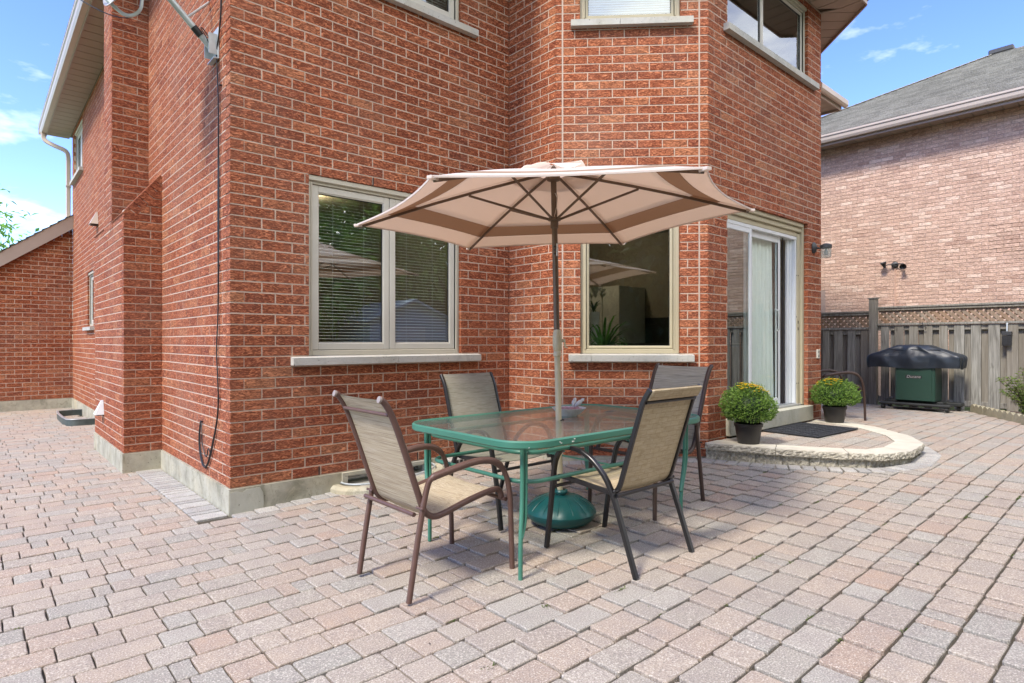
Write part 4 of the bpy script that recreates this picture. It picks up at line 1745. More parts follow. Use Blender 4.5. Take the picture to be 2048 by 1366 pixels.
# bowl with two birds
bw_ = thing('bird_dish', 'scalloped grey stone dish of pebbles with two birds on its rim', 'dish', (1.745, -1.855, TZ - .006))
b = MB()
b.lathe([(0, .0), (.055, 0), (.06, .006), (.085, .022), (.115, .052), (.122, .058), (.112, .058), (.085, .035), (0, .028)], 72, mod=lambda a, r, z: 1 + (.045 * (abs(math.sin(a * 12)) - .5) if r > .08 else 0))
b.build('bowl', M['stoneware'], bw_, local=True)
b = MB()
for i in range(110):
    a, r_ = rs.uniform(0, 6.28), .092 * math.sqrt(rs.random())
    b.ball((r_ * math.cos(a), r_ * math.sin(a), .044 + rs.uniform(-.002, .008)), rs.uniform(.007, .012), 6, 4)
b.build('pebbles', M['petalmix'], bw_, local=True, kind='stuff')
for k, (a, yaw) in enumerate(((.05, 2.6), (.42, 3.6))):
    bx, by = .112 * math.cos(a), .112 * math.sin(a)
    Mx = Matrix.Translation((bx, by, .058)) @ Matrix.Rotation(yaw, 4, 'Z') @ Matrix.Rotation(-.9, 4, 'Y')
    b = MB()
    prof = [(0, -.035), (.008, -.03), (.014, -.012), (.018, .004), (.016, .018), (.010, .028), (.012, .034), (.012, .042), (.007, .05), (.002, .054), (0, .060)]
    b.lathe([(r_, z_) for r_, z_ in prof], 14, M=Mx @ Matrix.Translation((.02, 0, .012)))
    b.lathe([(.011, -.06), (.009, -.045), (.006, -.028)], 8, M=Mx @ Matrix.Translation((.016, 0, .012)) @ Matrix.Scale(.4, 4, (1, 0, 0)))
    b.build('bird', M['stoneware'], bw_, local=True)

# ------------------------------------------------------------------ umbrella
UB = Vector((1.530, -1.980, .078))
ub = thing('umbrella_base', 'round dark green fluted plastic base under the table', 'umbrella base', UB)
b = MB()
b.lathe([(0, 0), (.15, 0), (.20, .022), (.232, .055), (.238, .085), (.228, .105), (.19, .140), (.12, .180), (.095, .188), (.05, .190), (0, .19)], 96,
        mod=lambda a, r, z: 1 + (.045 * math.exp(-((z - .13) / .045) ** 2) * (abs(math.cos(a * 7)) ** .6 - .6)))
b.build('shell', M['basegreen'], ub, local=True)
b = MB()
b.lathe([(.036, .186), (.036, .20), (.046, .205), (.048, .215), (.042, .225), (.028, .226), (.027, .186)], 28)
b.build('collar', M['basegreen'], ub, local=True)
b = MB()
for i in range(14):
    a = 2 * PI * (i + .5) / 14
    b.tube(smoothpath([(r_ * math.cos(a), r_ * math.sin(a), z_) for r_, z_ in ((.10, .187), (.16, .163), (.20, .134), (.226, .106))], 1), .0022, 5)
b.build('moulded_rib', M['basegreen'], ub, local=True, kind='stuff')

TOPV = Vector((1.475, -1.962, 2.49))
um = thing('patio_umbrella', 'cream market umbrella with one tan stripe standing through the green table', 'umbrella', UB + Vector((0, 0, .15)))
axis = lambda z: UB.lerp(TOPV, (z - UB.z) / (TOPV.z - UB.z))
b = MB()
b.tube([axis(.235), axis(1.25)], .0205, 18)
b.build('lower_pole', M['polebeige'], um)
b = MB()
b.tube([axis(1.36), axis(2.46)], .0195, 18)
pole = b.build('upper_pole', M['polebrown'], um)
b = MB()
Mx = Matrix.Translation(axis(1.22))
b.lathe([(.021, -.02), (.026, -.015), (.026, .015), (.023, .02), (.028, .03), (.031, .05), (.031, .12), (.028, .15), (.022, .165)], 20, M=Mx)
ck = b.build('crank_housing', M['polebeige'], um)
b = MB()
q = axis(1.31)
dR = Vector((RT[0], RT[1], 0))
b.tube([q + dR * .02, q + dR * .055], .010, 10)
b.tube([q + dR * .052, q + dR * .052 + Vector((0, 0, -.0))], .010, 10) if False else None
b.tube([q + dR * .050 + Vector((0, 0, .012)), q + dR * .056 + Vector((0, 0, -.045)), q + dR * .075 + Vector((0, 0, -.047))], .0055, 8)
b.build('crank_handle', M['polebeige'], ck)
b = MB()
q = axis(1.92) - Vector((FW[0], FW[1], 0)) * .0185
b.rect([q + dR * .013 + Vector((0, 0, -.042)), q + dR * .013 + Vector((0, 0, .042))], .012, .009, up=(FW[0], FW[1], 0))
b.build('latch_plate', M['silver'], pole)
b = MB()
for dz in (-.025, 0, .022):
    b.ball(q - dR * .004 + Vector((0, 0, dz)), .007, 8, 5)
b.build('latch_slot', M['gasket'], pole)
RZ = 2.125
AZ = [math.radians(-162 + 60 * i) for i in range(6)]
ZTIP = [2.10, 2.14, 2.19, 2.15, 2.11, 2.09]
HC = axis(2.43)
tips = [Vector((HC.x + .004 + 1.33 * math.cos(a), HC.y + 1.33 * math.sin(a), z_)) for a, z_ in zip(AZ, ZTIP)]
HUB = axis(2.462)
def rib_at(i, t):
    p = HUB.lerp(tips[i], t)
    return p + Vector((0, 0, .016 * math.sin(PI * min(1, t))))


def can_at(i, u, t):
    """canopy point in sector i: u across, t outward; cloth sags between ribs and its hem curves in"""
    a, c = rib_at(i, t), rib_at((i + 1) % 6, t)
    p = a.lerp(c, u)
    w = 4 * u * (1 - u)
    mid = HUB.lerp((tips[i] + tips[(i + 1) % 6]) / 2, t)
    pull = w * t * t * .055
    q = p.lerp(Vector((HUB.x, HUB.y, p.z)), pull)
    q.z += w * (.004 * t * t) - w * .010 * math.sin(PI * t) + .006
    return q


def canopy_band(t0, t1, nt_=10, nu=14, seal=True):
    b = MB()
    for i in range(6):
        o = len(b.v)
        for j in range(nt_ + 1):
            t = t0 + (t1 - t0) * j / nt_
            for k in range(nu + 1):
                b.v.append(tuple(can_at(i, k / nu, t)))
        for j in range(nt_):
            for k in range(nu):
                q = o + j * (nu + 1) + k
                b.face([q, q + nu + 1, q + nu + 2, q + 1])
    return b


for nm, t0, t1, mk in (('canopy', .10, .705, 'canvas'), ('stripe', .705, .845, 'canvas_stripe'), ('hem_band', .845, 1.0, 'canvas')):
    o = canopy_band(t0, t1).build(nm, M[mk], um, smooth=50)
    if nm == 'canopy':
        cano = o
    else:
        o.parent = cano
    md = o.modifiers.new('thickness', 'SOLIDIFY')
    md.thickness = .0015
b = MB()
for i in range(6):
    pts = [can_at(i, k / 14, 1.0) + Vector((0, 0, -.002)) for k in range(15)]
    b.rect(pts, .004, .012, up=(0, 0, 1))
b.build('hem', M['canvas'], cano)
b = MB()      # vent cap above the crown
for i in range(6):
    o = len(b.v)
    for j in range(6):
        t = .02 + j * .044
        for k in range(9):
            p = can_at(i, k / 8, t) + Vector((0, 0, .022 + .016 * (1 - j / 5) + (.022 * math.sin(k / 8 * PI * 2 + i * 1.9) * (j / 5) ** 2)))
            b.v.append(tuple(p))
    for j in range(5):
        for k in range(8):
            q = o + j * 9 + k
            b.face([q, q + 9, q + 10, q + 1])
o = b.build('vent_cap', M['canvas'], cano, smooth=60)
b = MB()
Mx = Matrix.Translation(axis(2.41))
b.lathe([(.02, -.03), (.045, -.02), (.045, .02), (.03, .03), (.02, .06), (0, .09)], 18, M=Mx)
b.build('top_hub', M['polebrown'], um)
b = MB()
Mx = Matrix.Translation(axis(2.115))
b.lathe([(.0205, -.05), (.027, -.045), (.027, .0), (.043, .004), (.043, .022), (.026, .026), (.0205, .03)], 18, M=Mx)
runner = b.build('runner', M['polebrown'], um)
for i in range(6):
    b = MB()
    b.rect([rib_at(i, t) + Vector((0, 0, -.018)) for t in (.03, .2, .4, .6, .8, .985)], .012, .018, up=(0, 0, 1))
    r_ = b.build('rib', M['polebrown'], um)
    b = MB()
    p = rib_at(i, .43) + Vector((0, 0, -.03))
    d_ = Vector((math.cos(AZ[i]), math.sin(AZ[i]), 0))
    b.rect([axis(2.128) + d_ * .036, p], .011, .015, up=(0, 0, 1))
    b.build('strut', M['polebrown'], r_)
    b = MB()
    b.rect([rib_at(i, .972) + Vector((0, 0, -.014)), rib_at(i, 1.0) + Vector((0, 0, -.002)) + d_ * .018], .030, .016, up=(0, 0, 1))
    b.build('tip_pocket', M['canvas'], cano)
b = MB()
b.tube([axis(2.30) + Vector((-.01, -.021, 0)), axis(2.27) + Vector((.004, -.026, 0)), axis(2.21) + Vector((-.002, -.025, 0)), axis(2.14) + Vector((-.02, -.02, 0))], .0022, 5)
b.tube([axis(2.21) + Vector((-.002, -.025, 0)), axis(2.14) + Vector((.028, -.012, 0))], .0022, 5)
b.tube(smoothpath([axis(2.21) + Vector((-.002, -.025, 0)), axis(2.26) + Vector((.01, -.024, 0)), axis(2.30) + Vector((.028, -.01, 0))], 2), .0022, 5)
b.build('cord', M['canvas'], um)


# ------------------------------------------------------------------ chairs
def sling(b, path, w, th=.004, nx=6, sag=.012):
    P = smoothpath(path, 2)
    o = len(b.v)
    for sgn in (0, 1):
        for p in P:
            for k in range(nx + 1):
                u = k / nx
                b.v.append((p.x, (u - .5) * w, p.z - sag * 4 * u * (1 - u) * (1 if p.x > -.2 else .3) - sgn * th))
    n, m = len(P), nx + 1
    for i in range(n - 1):
        for k in range(nx):
            a = o + i * m + k
            b.face([a, a + m, a + m + 1, a + 1])
            a += n * m
            b.face([a, a + 1, a + m + 1, a + m])
    return b


def chair(label, loc, rz, frame, cloth, style, curl=1, arm=1.0, cap=True, group='sling chairs round the table'):
    t = thing('patio_chair', label, 'chair', loc, rz, group)
    fm, cm = M[frame], M[cloth]
    if style == 'round':
        side = [(.285, .415), (.275, .452), (.235, .468), (.05, .435), (-.10, .395), (-.17, .385), (-.225, .42), (-.255, .50), (-.36, .80), (-.415, .935), (-.455, .995), (-.475, 1.003)]
        arm_p = [(-.325, 0), (-.265, .36), (-.222, .565), (-.205, .60), (-.15, .612), (.02, .642), (.12, .648), (.21, .628), (.275, .56), (.305, .43), (.318, .25), (.325, 0)]
        r1, r2 = .0165, .0150
    else:
        side = [(.262, .405), (.255, .430), (.225, .440), (-.13, .408), (-.175, .412), (-.205, .45), (-.222, .50), (-.335, .85), (-.355, .915), (-.395, .975), (-.402, .985)]
        arm_p = [(-.335, 0), (-.25, .235), (-.165, .46), (-.06, .575), (.03, .615), (.11, .627), (.185, .612), (.23, .555), (.252, .46), (.285, .26), (.322, 0)]
        r1, r2 = .011, .012
    fl_, rl = (.285, .255) if style == 'round' else (.268, .268)
    for s in (-1, 1):
        b = MB()
        pts = smoothpath([(x, s * .238, z) for x, z in side], 2)
        if style == 'round':
            b.tube(pts, r1, 12)
        else:
            b.rect(pts, .020, .026, up=(0, 0, 1) if False else (.3, 0, 1))
        b.build('side_rail', fm, t, local=True)
        b = MB()
        n = len(arm_p) - 1
        pts = smoothpath([(x, s * (rl + (fl_ - rl) * i / n + (.012 if .25 < i / n < .9 else 0)), z) for i, (x, z) in enumerate(arm_p)], 2)
        if style == 'round':
            sc = [1.0 + (.28 if .60 < p.z else 0) for p in pts]
            b.tube(pts, r2, 12, scale=sc)
        else:
            b.rect(pts, .024, .030, up=(0, s, 0.001))
        b.build('arm_and_legs', fm, t, local=True)
        if cap and style == 'round':
            b = MB()
            x, z = side[-1]
            b.tube([(x + .004, s * .238, z - .001), (x - .007, s * .238, z + .002)], .0168, 12)
            b.build('end_glint', M['cap'], t, local=True)  # pale tip standing in for the highlight on the tube's end
    b = MB()
    sp = [(x + .001, 0, z + .004) for x, z in side[1:]]
    if style == 'round':
        sp = sp[:-1]
    sling(b, sp, .462)
    b.build('sling', cm, t, local=True)
    bars = [((-.292, .425), .25), ((.235, .445), .235), ((.292, .405), .27)] if style == 'round' else [((-.205, .405), .262), ((.23, .425), .235), ((.262, .375), .262)]
    for (x, z), w in bars[:1] + bars[2:]:
        b = MB()
        if style == 'round':
            b.tube([(x, -w, z), (x, w, z)], .0115, 10)
        else:
            b.rect([(x, -w, z), (x, w, z)], .018, .018, up=(0, 0, 1))
        b.build('crossbar', fm, t, local=True)
    x, z = side[-2]
    b = MB()
    tx, tz = (-.425, .925) if style == 'round' else (-.372, .915)
    b.tube([(tx, -.232, tz), (tx, .232, tz)], .009, 10)
    b.build('top_bar', fm, t, local=True)
    if style != 'round':
        b = MB()
        b.box(-.420, -.398, -.232, .232, .930, .990, .006)
        b.v = [(v[0] + (.965 - v[2]) * .55 + .006, v[1], v[2] - .004) for v in b.v]
        b.build('head_band', cm, t, local=True)
    for s in (-1, 1):
        b = MB()
        x, z = (-.262, .452) if style == 'round' else (-.20, .43)
        b.tube([(x, s * .225, z), (x, s * .275, z)], .006, 8)
        b.ball((x, s * .277, z), .008, 8, 5)
        b.build('bolt', fm, t, local=True)
    return t


chair('brown tube chair at the left table end with striped taupe sling', (.475, -2.02, gz(.475)), .0, 'brownmetal', 'sling_stripe', 'round')
chair('black square-tube chair with tan weave back nearest the right front', (1.40, -2.565, gz(1.4)), PI / 2, 'blackmetal', 'sling_tan', 'square')
chair('black framed chair with pale grey sling between table and brick wall', (1.40, -1.50, gz(1.4)), -PI / 2, 'blackmetal', 'sling_grey', 'square')
chair('dark brown chair with grey brown striped sling at the right table end', (2.27, -2.16, gz(2.27)), PI, 'darkbrown', 'sling_dark', 'round', cap=False)
chair('dark brown tube chair standing behind the bay corner and flower pot', (7.47, -1.48, gz(7.47) + .0), -.80, 'darkbrown', 'sling_dark', 'round', cap=False, group='sling chairs away from the table')

# ------------------------------------------------------------------ fence
FX = 10.2
fen = thing('wooden_fence', 'weathered grey board fence with diagonal lattice along its top', 'fence', (FX, -2.0, .2))
rf = random.Random(31)
def board(name, x0, x1, y0, y1, z0, z1, mk='wood', b=.004, parent=None):
    m = MB()
    m.tone = rf.uniform(.001, 1)
    m.box(x0, x1, y0, y1, z0, z1, b)
    return m.build(name, M[mk], parent or fen, smooth=0)


def lattice(y0, y1, z0, z1, name):
    """two crossed layers of thin slats clipped to the panel"""
    lt = MB()
    p = .102
    for lay_, sgn in ((0, 1), (1, -1)):
        xo = FX - .004 + lay_ * .012
        s = y0 - (z1 - z0) if sgn > 0 else y0
        k = s
        while k < y1 + (z1 - z0):
            # slat through (k, z0) at 45 degrees
            w = .046 * .5 * 1.414
            quad = [(k - w, z0), (k + w, z0), (k + w + sgn * (z1 - z0), z1), (k - w + sgn * (z1 - z0), z1)]
            quad = clip_convex(quad, [(y0, z0), (y1, z0), (y1, z1), (y0, z1)])
            if len(quad) >= 3:
                lt.tone = rf.uniform(.001, 1)
                n = len(quad)
                o = len(lt.v)
                lt.v += [(xo, a, c) for a, c in quad] + [(xo + .009, a, c) for a, c in quad]
                lt.face([o + i for i in range(n)][::-1])
                lt.face([o + n + i for i in range(n)])
                for i in range(n):
                    j = (i + 1) % n
                    lt.face([o + i, o + j, o + n + j, o + n + i])
            k += p
    return lt.build(name, M['lattice'], fen, smooth=0, kind='stuff')


PY = -1.18
for yp, zt_ in ((PY, 2.035), (-4.05, 2.02), (-6.7, 2.02), (.62, 1.98)):
    po = board('post', FX - .115, FX - .005, yp - .058, yp + .058, .05, zt_)
    cp = MB()
    cp.box(FX - .128, FX + .008, yp - .071, yp + .071, zt_, zt_ + .022, .006)
    cp.build('post_cap', M['wood'], po, smooth=0)
for (ya, yb, dz) in ((-1.24, -3.99, 0), (-4.11, -6.64, -.0), (.56, -1.12, -.065)):
    lo_, hi_ = min(ya, yb), max(ya, yb)
    board('top_rail', FX - .05, FX + .05, lo_, hi_, 1.868 + dz, 1.90 + dz)
    board('lattice_rail', FX - .035, FX - .009, lo_, hi_, 1.828 + dz, 1.866 + dz)
    board('middle_rail', FX - .062, FX + .03, lo_, hi_, 1.578 + dz, 1.612 + dz)
    lattice(lo_, hi_, 1.613 + dz, 1.867 + dz, 'lattice')
    board('upper_rail', FX - .02, FX + .033, lo_, hi_, 1.490 + dz, 1.576 + dz)
    board('lower_rail', FX - .02, FX + .033, lo_, hi_, .285, .37)
    y_ = hi_ - .045
    while y_ > lo_ + .05:
        w = rf.choice((.118, .128, .136, .142))
        g = rf.uniform(.075, .092)
        y0 = max(lo_, y_ - w)
        board('board', FX - .040, FX - .021, y0, y_, .215 + rf.uniform(-.012, .012), 1.574 + dz)
        if y0 - g > lo_:
            board('board', FX + .034, FX + .052, y0 - g - rf.uniform(.012, .03), y0 + rf.uniform(.004, .03), .27, 1.50 + dz)
        y_ = y0 - g

# hanging feeder and plant hook on the fence
fd = thing('suet_feeder', 'small dark wire feeder hanging on the fence near the right edge', 'bird feeder', (10.13, -2.985, 1.4))
b = MB()
b.rect(smoothpath([(10.135, -2.985, 1.585), (10.125, -2.985, 1.54), (10.12, -2.985, 1.46)], 1), .02, .006, up=(1, 0, 0))
b.build('hanger', M['galv'], fd)
b = MB()
b.box(10.09, 10.15, -3.045, -2.925, 1.395, 1.455, .006)
b.build('roof_block', M['iron'], fd)
b = MB()
b.box(10.095, 10.145, -3.04, -2.93, 1.245, 1.39, .004)
b.build('suet_block', M['gasket'], fd)
b = MB()
for i in range(7):
    b.tube([(10.09, -3.042 + i * .019, 1.24), (10.09, -3.042 + i * .019, 1.395)], .0018, 5)
    b.tube([(10.09, -3.045, 1.245 + i * .024), (10.09, -2.925, 1.245 + i * .024)], .0018, 5)
b.build('cage', M['iron'], fd, kind='stuff')
hk = thing('plant_hook', 'small dark bent hook screwed to the fence rail above the grill', 'hook', (10.14, -1.92, 1.57))
b = MB()
b.tube(smoothpath([(10.14, -1.90, 1.62), (10.10, -1.905, 1.61), (10.08, -1.92, 1.575), (10.09, -1.95, 1.545), (10.11, -1.96, 1.53), (10.12, -1.945, 1.50)], 2), .006, 8)
b.build('hook_rod', M['iron'], hk)

# ------------------------------------------------------------------ covered grill
gl = thing('covered_grill', 'barbecue under a navy vinyl cover on a green cabinet by the fence', 'grill', (9.68, -1.90, .235))
gx0, gx1 = 9.45, 9.93
secs = []      # the cover: loops from hem to top
def cover_loop(y0, y1, x0, x1, z, n=14, wav=.0, ph=0.0, dz=0.0):
    loop = []
    per = [(x0, y1), (x0, y0), (x1, y0), (x1, y1)]
    for i in range(4):
        a, c = Vector(per[i]), Vector(per[(i + 1) % 4])
        nn = Vector(((c - a).y, -(c - a).x)).normalized()
        for k in range(n):
            u = k / n
            p = a.lerp(c, u)
            q = wav * (math.sin(u * 19 + ph + i * 2) + .6 * math.sin(u * 41 + ph * 2.3 + i)) * (4 * u * (1 - u)) ** .5
            p = p - nn * q
            loop.append((p.x, p.y, z + dz * math.sin(u * 9 + i + ph)))
    return loop


loops = [cover_loop(-2.535, -1.300, gx0 + .01, gx1, .890, wav=.010, ph=.3, dz=.010),
         cover_loop(-2.545, -1.290, gx0, gx1 + .01, .96, wav=.020, ph=.8, dz=.006),
         cover_loop(-2.550, -1.285, gx0 - .005, gx1 + .01, 1.04, wav=.018, ph=1.5, dz=.006),
         cover_loop(-2.535, -1.300, gx0, gx1, 1.085, wav=.004, ph=2.0, dz=.002),
         cover_loop(-2.44, -1.405, gx0 + .025, gx1, 1.125, wav=.016, ph=2.6, dz=.010),
         cover_loop(-2.28, -1.55, gx0 + .045, gx1 - .01, 1.18, wav=.018, ph=3.0, dz=.010),
         cover_loop(-2.16, -1.67, gx0 + .075, gx1 - .03, 1.228, wav=.006, ph=3.3, dz=.003),
         cover_loop(-2.12, -1.71, gx0 + .11, gx1 - .06, 1.252, wav=.002, ph=3.3),
         cover_loop(-2.02, -1.80, gx0 + .18, gx1 - .12, 1.256)]
# front sags where the side shelves end
b = MB()
m_ = len(loops[0])
for lp in loops:
    b.v += lp
for j in range(len(loops) - 1):
    for i in range(m_):
        k = (i + 1) % m_
        b.face([j * m_ + i, j * m_ + k, (j + 1) * m_ + k, (j + 1) * m_ + i])
b.face([(len(loops) - 1) * m_ + i for i in range(m_)])
o = b.build('cover', M['cover'], gl, smooth=180)
sb = o.modifiers.new('soft', 'SUBSURF')
sb.levels = sb.render_levels = 2
tx = bpy.data.textures.new('cover_folds', 'CLOUDS')
tx.noise_scale = .24
tx.noise_depth = 2
dm = o.modifiers.new('folds', 'DISPLACE')
dm.texture = tx
dm.texture_coords = 'LOCAL'
dm.strength = .034
dm.mid_level = .5
b = MB()
b.tube([(gx0 + .040, -2.30 + i * .093, 1.176 + .004 * math.sin(i * 2.1)) for i in range(9)], .005, 6)
b.build('seam', M['cover'], gl)
b = MB()
b.box(9.50, 9.88, -2.225, -1.690, .375, .95, .012)
cb_ = b.build('cabinet', M['bbqgreen'], gl)
b = MB()
b.box(9.488, 9.502, -2.185, -1.705, .385, .90, .006)
dr = b.build('door_panel', M['bbqgreen'], gl)
b = MB()
b.box(9.482, 9.489, -2.055, -1.835, .735, .775, .003)
b.build('badge', M['blackplastic'], dr)
fc = bpy.data.curves.new('lettering', 'FONT')
fc.body = 'Ducane'
fc.size = .062
fc.extrude = .001
fc.shear = .25
fc.align_x = 'CENTER'
tmp = bpy.data.objects.new('lettering_source', fc)
COL.objects.link(tmp)
bpy.context.view_layer.update()
lme = bpy.data.meshes.new_from_object(tmp.evaluated_get(bpy.context.evaluated_depsgraph_get()))
bpy.data.objects.remove(tmp)
lme.materials.clear()
lme.materials.append(M['silver'])
fo = bpy.data.objects.new('lettering', lme)
COL.objects.link(fo)
fo.parent = dr
fo.location = Vector((9.480, -1.945, .737)) - Vector(gl.location)
fo.rotation_euler = (PI / 2, 0, -PI / 2)
b = MB()
b.box(9.44, 9.62, -2.43, -1.47, .305, .345, .012)
b.box(9.62, 9.90, -2.30, -1.60, .310, .37, .012)
b.box(9.80, 9.96, -2.50, -1.44, .305, .36, .012)
b.build('base_tray', M['blackplastic'], gl)
for wx, wy in ((9.50, -1.52), (9.50, -2.38), (9.90, -1.50), (9.90, -2.44)):
    b = MB()
    b.lathe([(0, -.025), (.036, -.025), (.044, -.018), (.044, .018), (.036, .025), (0, .025)], 18, M=Matrix.Translation((wx, wy, gz(wx) + .044)) @ Matrix.Rotation(PI / 2, 4, 'X'))
    b.build('wheel', M['blackplastic'], gl)

# ------------------------------------------------------------------ edging stones, shrub at the right
edge = [(10.03, -2.58), (9.66, -2.80), (9.30, -3.03), (8.93, -3.26), (8.56, -3.50), (8.19, -3.73)]
elabs = ['first scalloped edging stone where the border meets the fence', 'second scalloped edging stone from the fence, beside the shrub',
         'third scalloped edging stone from the fence, before the shrub', 'fourth scalloped edging stone from the fence, at the picture edge', 'fifth scalloped edging stone, farthest from the fence']
for i in range(len(edge) - 1):
    a, c = Vector(edge[i]), Vector(edge[i + 1])
    m = (a + c) / 2
    ang = math.atan2((c - a).y, (c - a).x)
    l = (c - a).length - .012
    b = MB()
    pts = []
    for k in range(3):
        for q in range(7):
            t = (k + q / 6) / 3
            pts.append((-l / 2 + l * t, .085 + .035 * math.sin(PI * q / 6)))
    o_ = len(b.v)
    n_ = len(pts)
    for y_, ins in ((-.035, .0), (.035, .0)):
        b.v += [(x_, y_, -.06) for x_, z_ in pts] + [(x_, y_ * .7, z_) for x_, z_ in pts]
    for q in range(n_ - 1):
        b.face([q, q + 1, n_ + q + 1, n_ + q])
        b.face([2 * n_ + q + 1, 2 * n_ + q, 3 * n_ + q, 3 * n_ + q + 1])
        b.face([n_ + q, n_ + q + 1, 3 * n_ + q + 1, 3 * n_ + q])
    b.face([0, n_, 3 * n_, 2 * n_])
    b.face([n_ - 1, 3 * n_ - 1, 4 * n_ - 1, 2 * n_ - 1])
    o = b.build('edging_stone', concrete('edging concrete', (.34, .31, .215), .5) if i == 0 else bpy.data.materials['edging concrete'], None, smooth=30, loc=(0, 0, 0))
    o.location = (m.x, m.y, gz(m.x))
    o.rotation_euler = (0, rf.uniform(-.02, .02), ang)
    o['label'], o['category'], o['group'] = elabs[i], 'edging stone', 'scalloped edging along the bed by the fence'
b = MB()
b.prism([(8.2, -3.85), (10.16, -2.62), (10.16, -6.8), (8.2, -6.8)][::-1], .10, .262)
b.build('soil_bed', M['soil'], None, smooth=0, kind='structure', loc=(0, 0, 0))

sh_ = thing('shrub', 'bright green leafy shrub in the bed at the right edge', 'shrub', (9.22, -3.36, .262))
st = MB()
lf = MB()
for i in range(44):
    a, sp = rf.uniform(0, 6.28), rf.uniform(.08, .34)
    top = Vector((sp * math.cos(a), sp * math.sin(a), rf.uniform(.28, .66) * (1.15 - sp)))
    pts = smoothpath([(rf.uniform(-.03, .03), rf.uniform(-.03, .03), 0), (top.x * .4, top.y * .4, top.z * .6), tuple(top)], 2)
    st.tube(pts, .003, 5)
    for k in range(44):
        p = pts[min(len(pts) - 1, int(len(pts) * (.15 + .85 * rf.random())))]
        g = rf.uniform(0, 6.28)
        d_ = Vector((math.cos(g), math.sin(g), rf.uniform(-.3, .6)))
        lf.tone = min(1, max(.001, rf.gauss(.5, .28)))
        leaf(lf, p + d_ * .005, d_, (0, 0, 1), rf.uniform(.03, .055), rf.uniform(.012, .022), .25)
st.build('stem', M['bark'], sh_, local=True, kind='stuff')
lf.build('foliage', M['leaf_shrub'], sh_, smooth=0, local=True, kind='stuff')

# ------------------------------------------------------------------ the neighbour's house
NX = 11.5
nb = thing('neighbour_house', 'pale pink brick house with grey hip roof beyond the fence', 'house', (NX, -2.0, 0))
YA, YB = -9.0, 2.6
b = MB()
b.box(NX + .0035, NX + .25, YA, YB, -.2, 5.22)
b.box(NX + .25, NX + 9, YB - .25, YB, -.2, 5.22)
b.box(NX + .25, NX + 9, YA, YA + .25, -.2, 5.22)
nw = b.build('wall', M['mortar_far'], nb, smooth=0)
nbk = MB()
CN, LN = .0665, .205
k = 0
wy0, wy1, wz0, wz1 = .13, .95, .9, 2.30      # the window by the fence
while k < 76:
    z = .15 + k * CN
    y_ = YB - (0 if k % 2 else -.1)
    while y_ > YA:
        y0, y1 = max(YA, y_ - LN + .007), min(y_, YB)
        y_ -= LN
        if z + CN < 1.2 or not (y1 > y0 + .02):
            continue
        if not (z + CN < wz0 or z > wz1) and y1 > wy0 and y0 < wy1:
            if y0 < wy0 - .03:
                y1 = wy0
            elif y1 > wy1 + .03:
                y0 = wy1
            else:
                continue
        # a projecting panel of brickwork at the right
        pr = .007 if (y1 < -2.44 and z > 2.80 and z < 3.3) else 0
        nbk.tone = rf.uniform(.001, 1)
        brick_shape(nbk, Matrix.Translation((NX - rf.uniform(0, .003) - pr, (y0 + y1) / 2, z + CN / 2)) @ Matrix.Rotation(-PI / 2, 4, 'Z'), y1 - y0, CN - .007, .06, .003)
    k += 1
nbk.build('brickwork', M['brick_far'], nb, smooth=0, kind='stuff')
nfr = Frame((NX, wy1), (0, -1))
b = MB()
ring(b, nfr, 0, wy1 - wy0, wz0, wz1, .05, -.10, -.03, .004, wt=.09)
nwn = b.build('window', M['trim'], nb)
b = MB()
ring(b, nfr, .05, wy1 - wy0 - .05, wz0 + .05, wz1 - .09, .035, -.09, -.05, .003)
b.build('sash', M['white'], nwn)
b = MB()
b.wbox(nfr, .085, wy1 - wy0 - .085, -.075, -.07, wz0 + .085, wz1 - .125)
b.build('pane', M['glass'], nwn)
b = MB()
for i in range(-1, 5):
    for sg in (1, -1):
        q = clip_convex([(i * .28 - .008, wz0 + .09), (i * .28 + .008, wz0 + .09), (i * .28 + .008 + sg * 1.0, wz0 + 1.09), (i * .28 - .008 + sg * 1.0, wz0 + 1.09)], [(.085, wz0 + .09), (wy1 - wy0 - .085, wz0 + .09), (wy1 - wy0 - .085, wz1 - .48), (.085, wz1 - .48)])
        if len(q) >= 3:
            b.add([nfr.at(a, -.062 + .002 * sg, c) for a, c in q] + [nfr.at(a, -.068 + .002 * sg, c) for a, c in q], [tuple(range(len(q))), tuple(range(len(q), 2 * len(q)))[::-1]] + [(j, (j + 1) % len(q), len(q) + (j + 1) % len(q), len(q) + j) for j in range(len(q))])
b.build('lattice_grille', M['white'], nwn, smooth=0, kind='stuff')
b = MB()
b.box(NX + .15, NX + .2, wy0, wy1, wz0, wz1)
b.build('unlit_room_panel', M['darkthing'], nb)  # black panel standing in for the darkness behind the pane
zE = 5.20
for i in range(60):
    y0 = 3.0 - i * .205
    if y0 < YA - .3:
        break
    b = MB()
    b.box(NX - .37, NX - .004, y0 - .193, y0, zE, zE + .012, .003)
    b.build('soffit_panel', M['soffit'], nb, smooth=0)
b = MB()
b.box(NX - .385, NX - .37, -9.4, 3.0, zE - .03, zE + .16)
b.build('fascia', M['fascia'], nb)
b = MB()
gp = [(NX - .387, zE + .17), (NX - .387, zE + .02), (NX - .45, zE + .02), (NX - .47, zE + .06), (NX - .475, zE + .11), (NX - .492, zE + .13), (NX - .492, zE + .165), (NX - .480, zE + .165), (NX - .46, zE + .12), (NX - .44, zE + .04), (NX - .395, zE + .04), (NX - .395, zE + .17)]
n_ = len(gp)
for yq in (-9.45, 3.05):
    b.v += [(x_, yq, z_) for x_, z_ in gp]
for i in range(n_):
    j = (i + 1) % n_
    b.face([i, j, n_ + j, n_ + i])
b.build('gutter', M['gutter'], nb, smooth=20)
b, rn = MB(), []
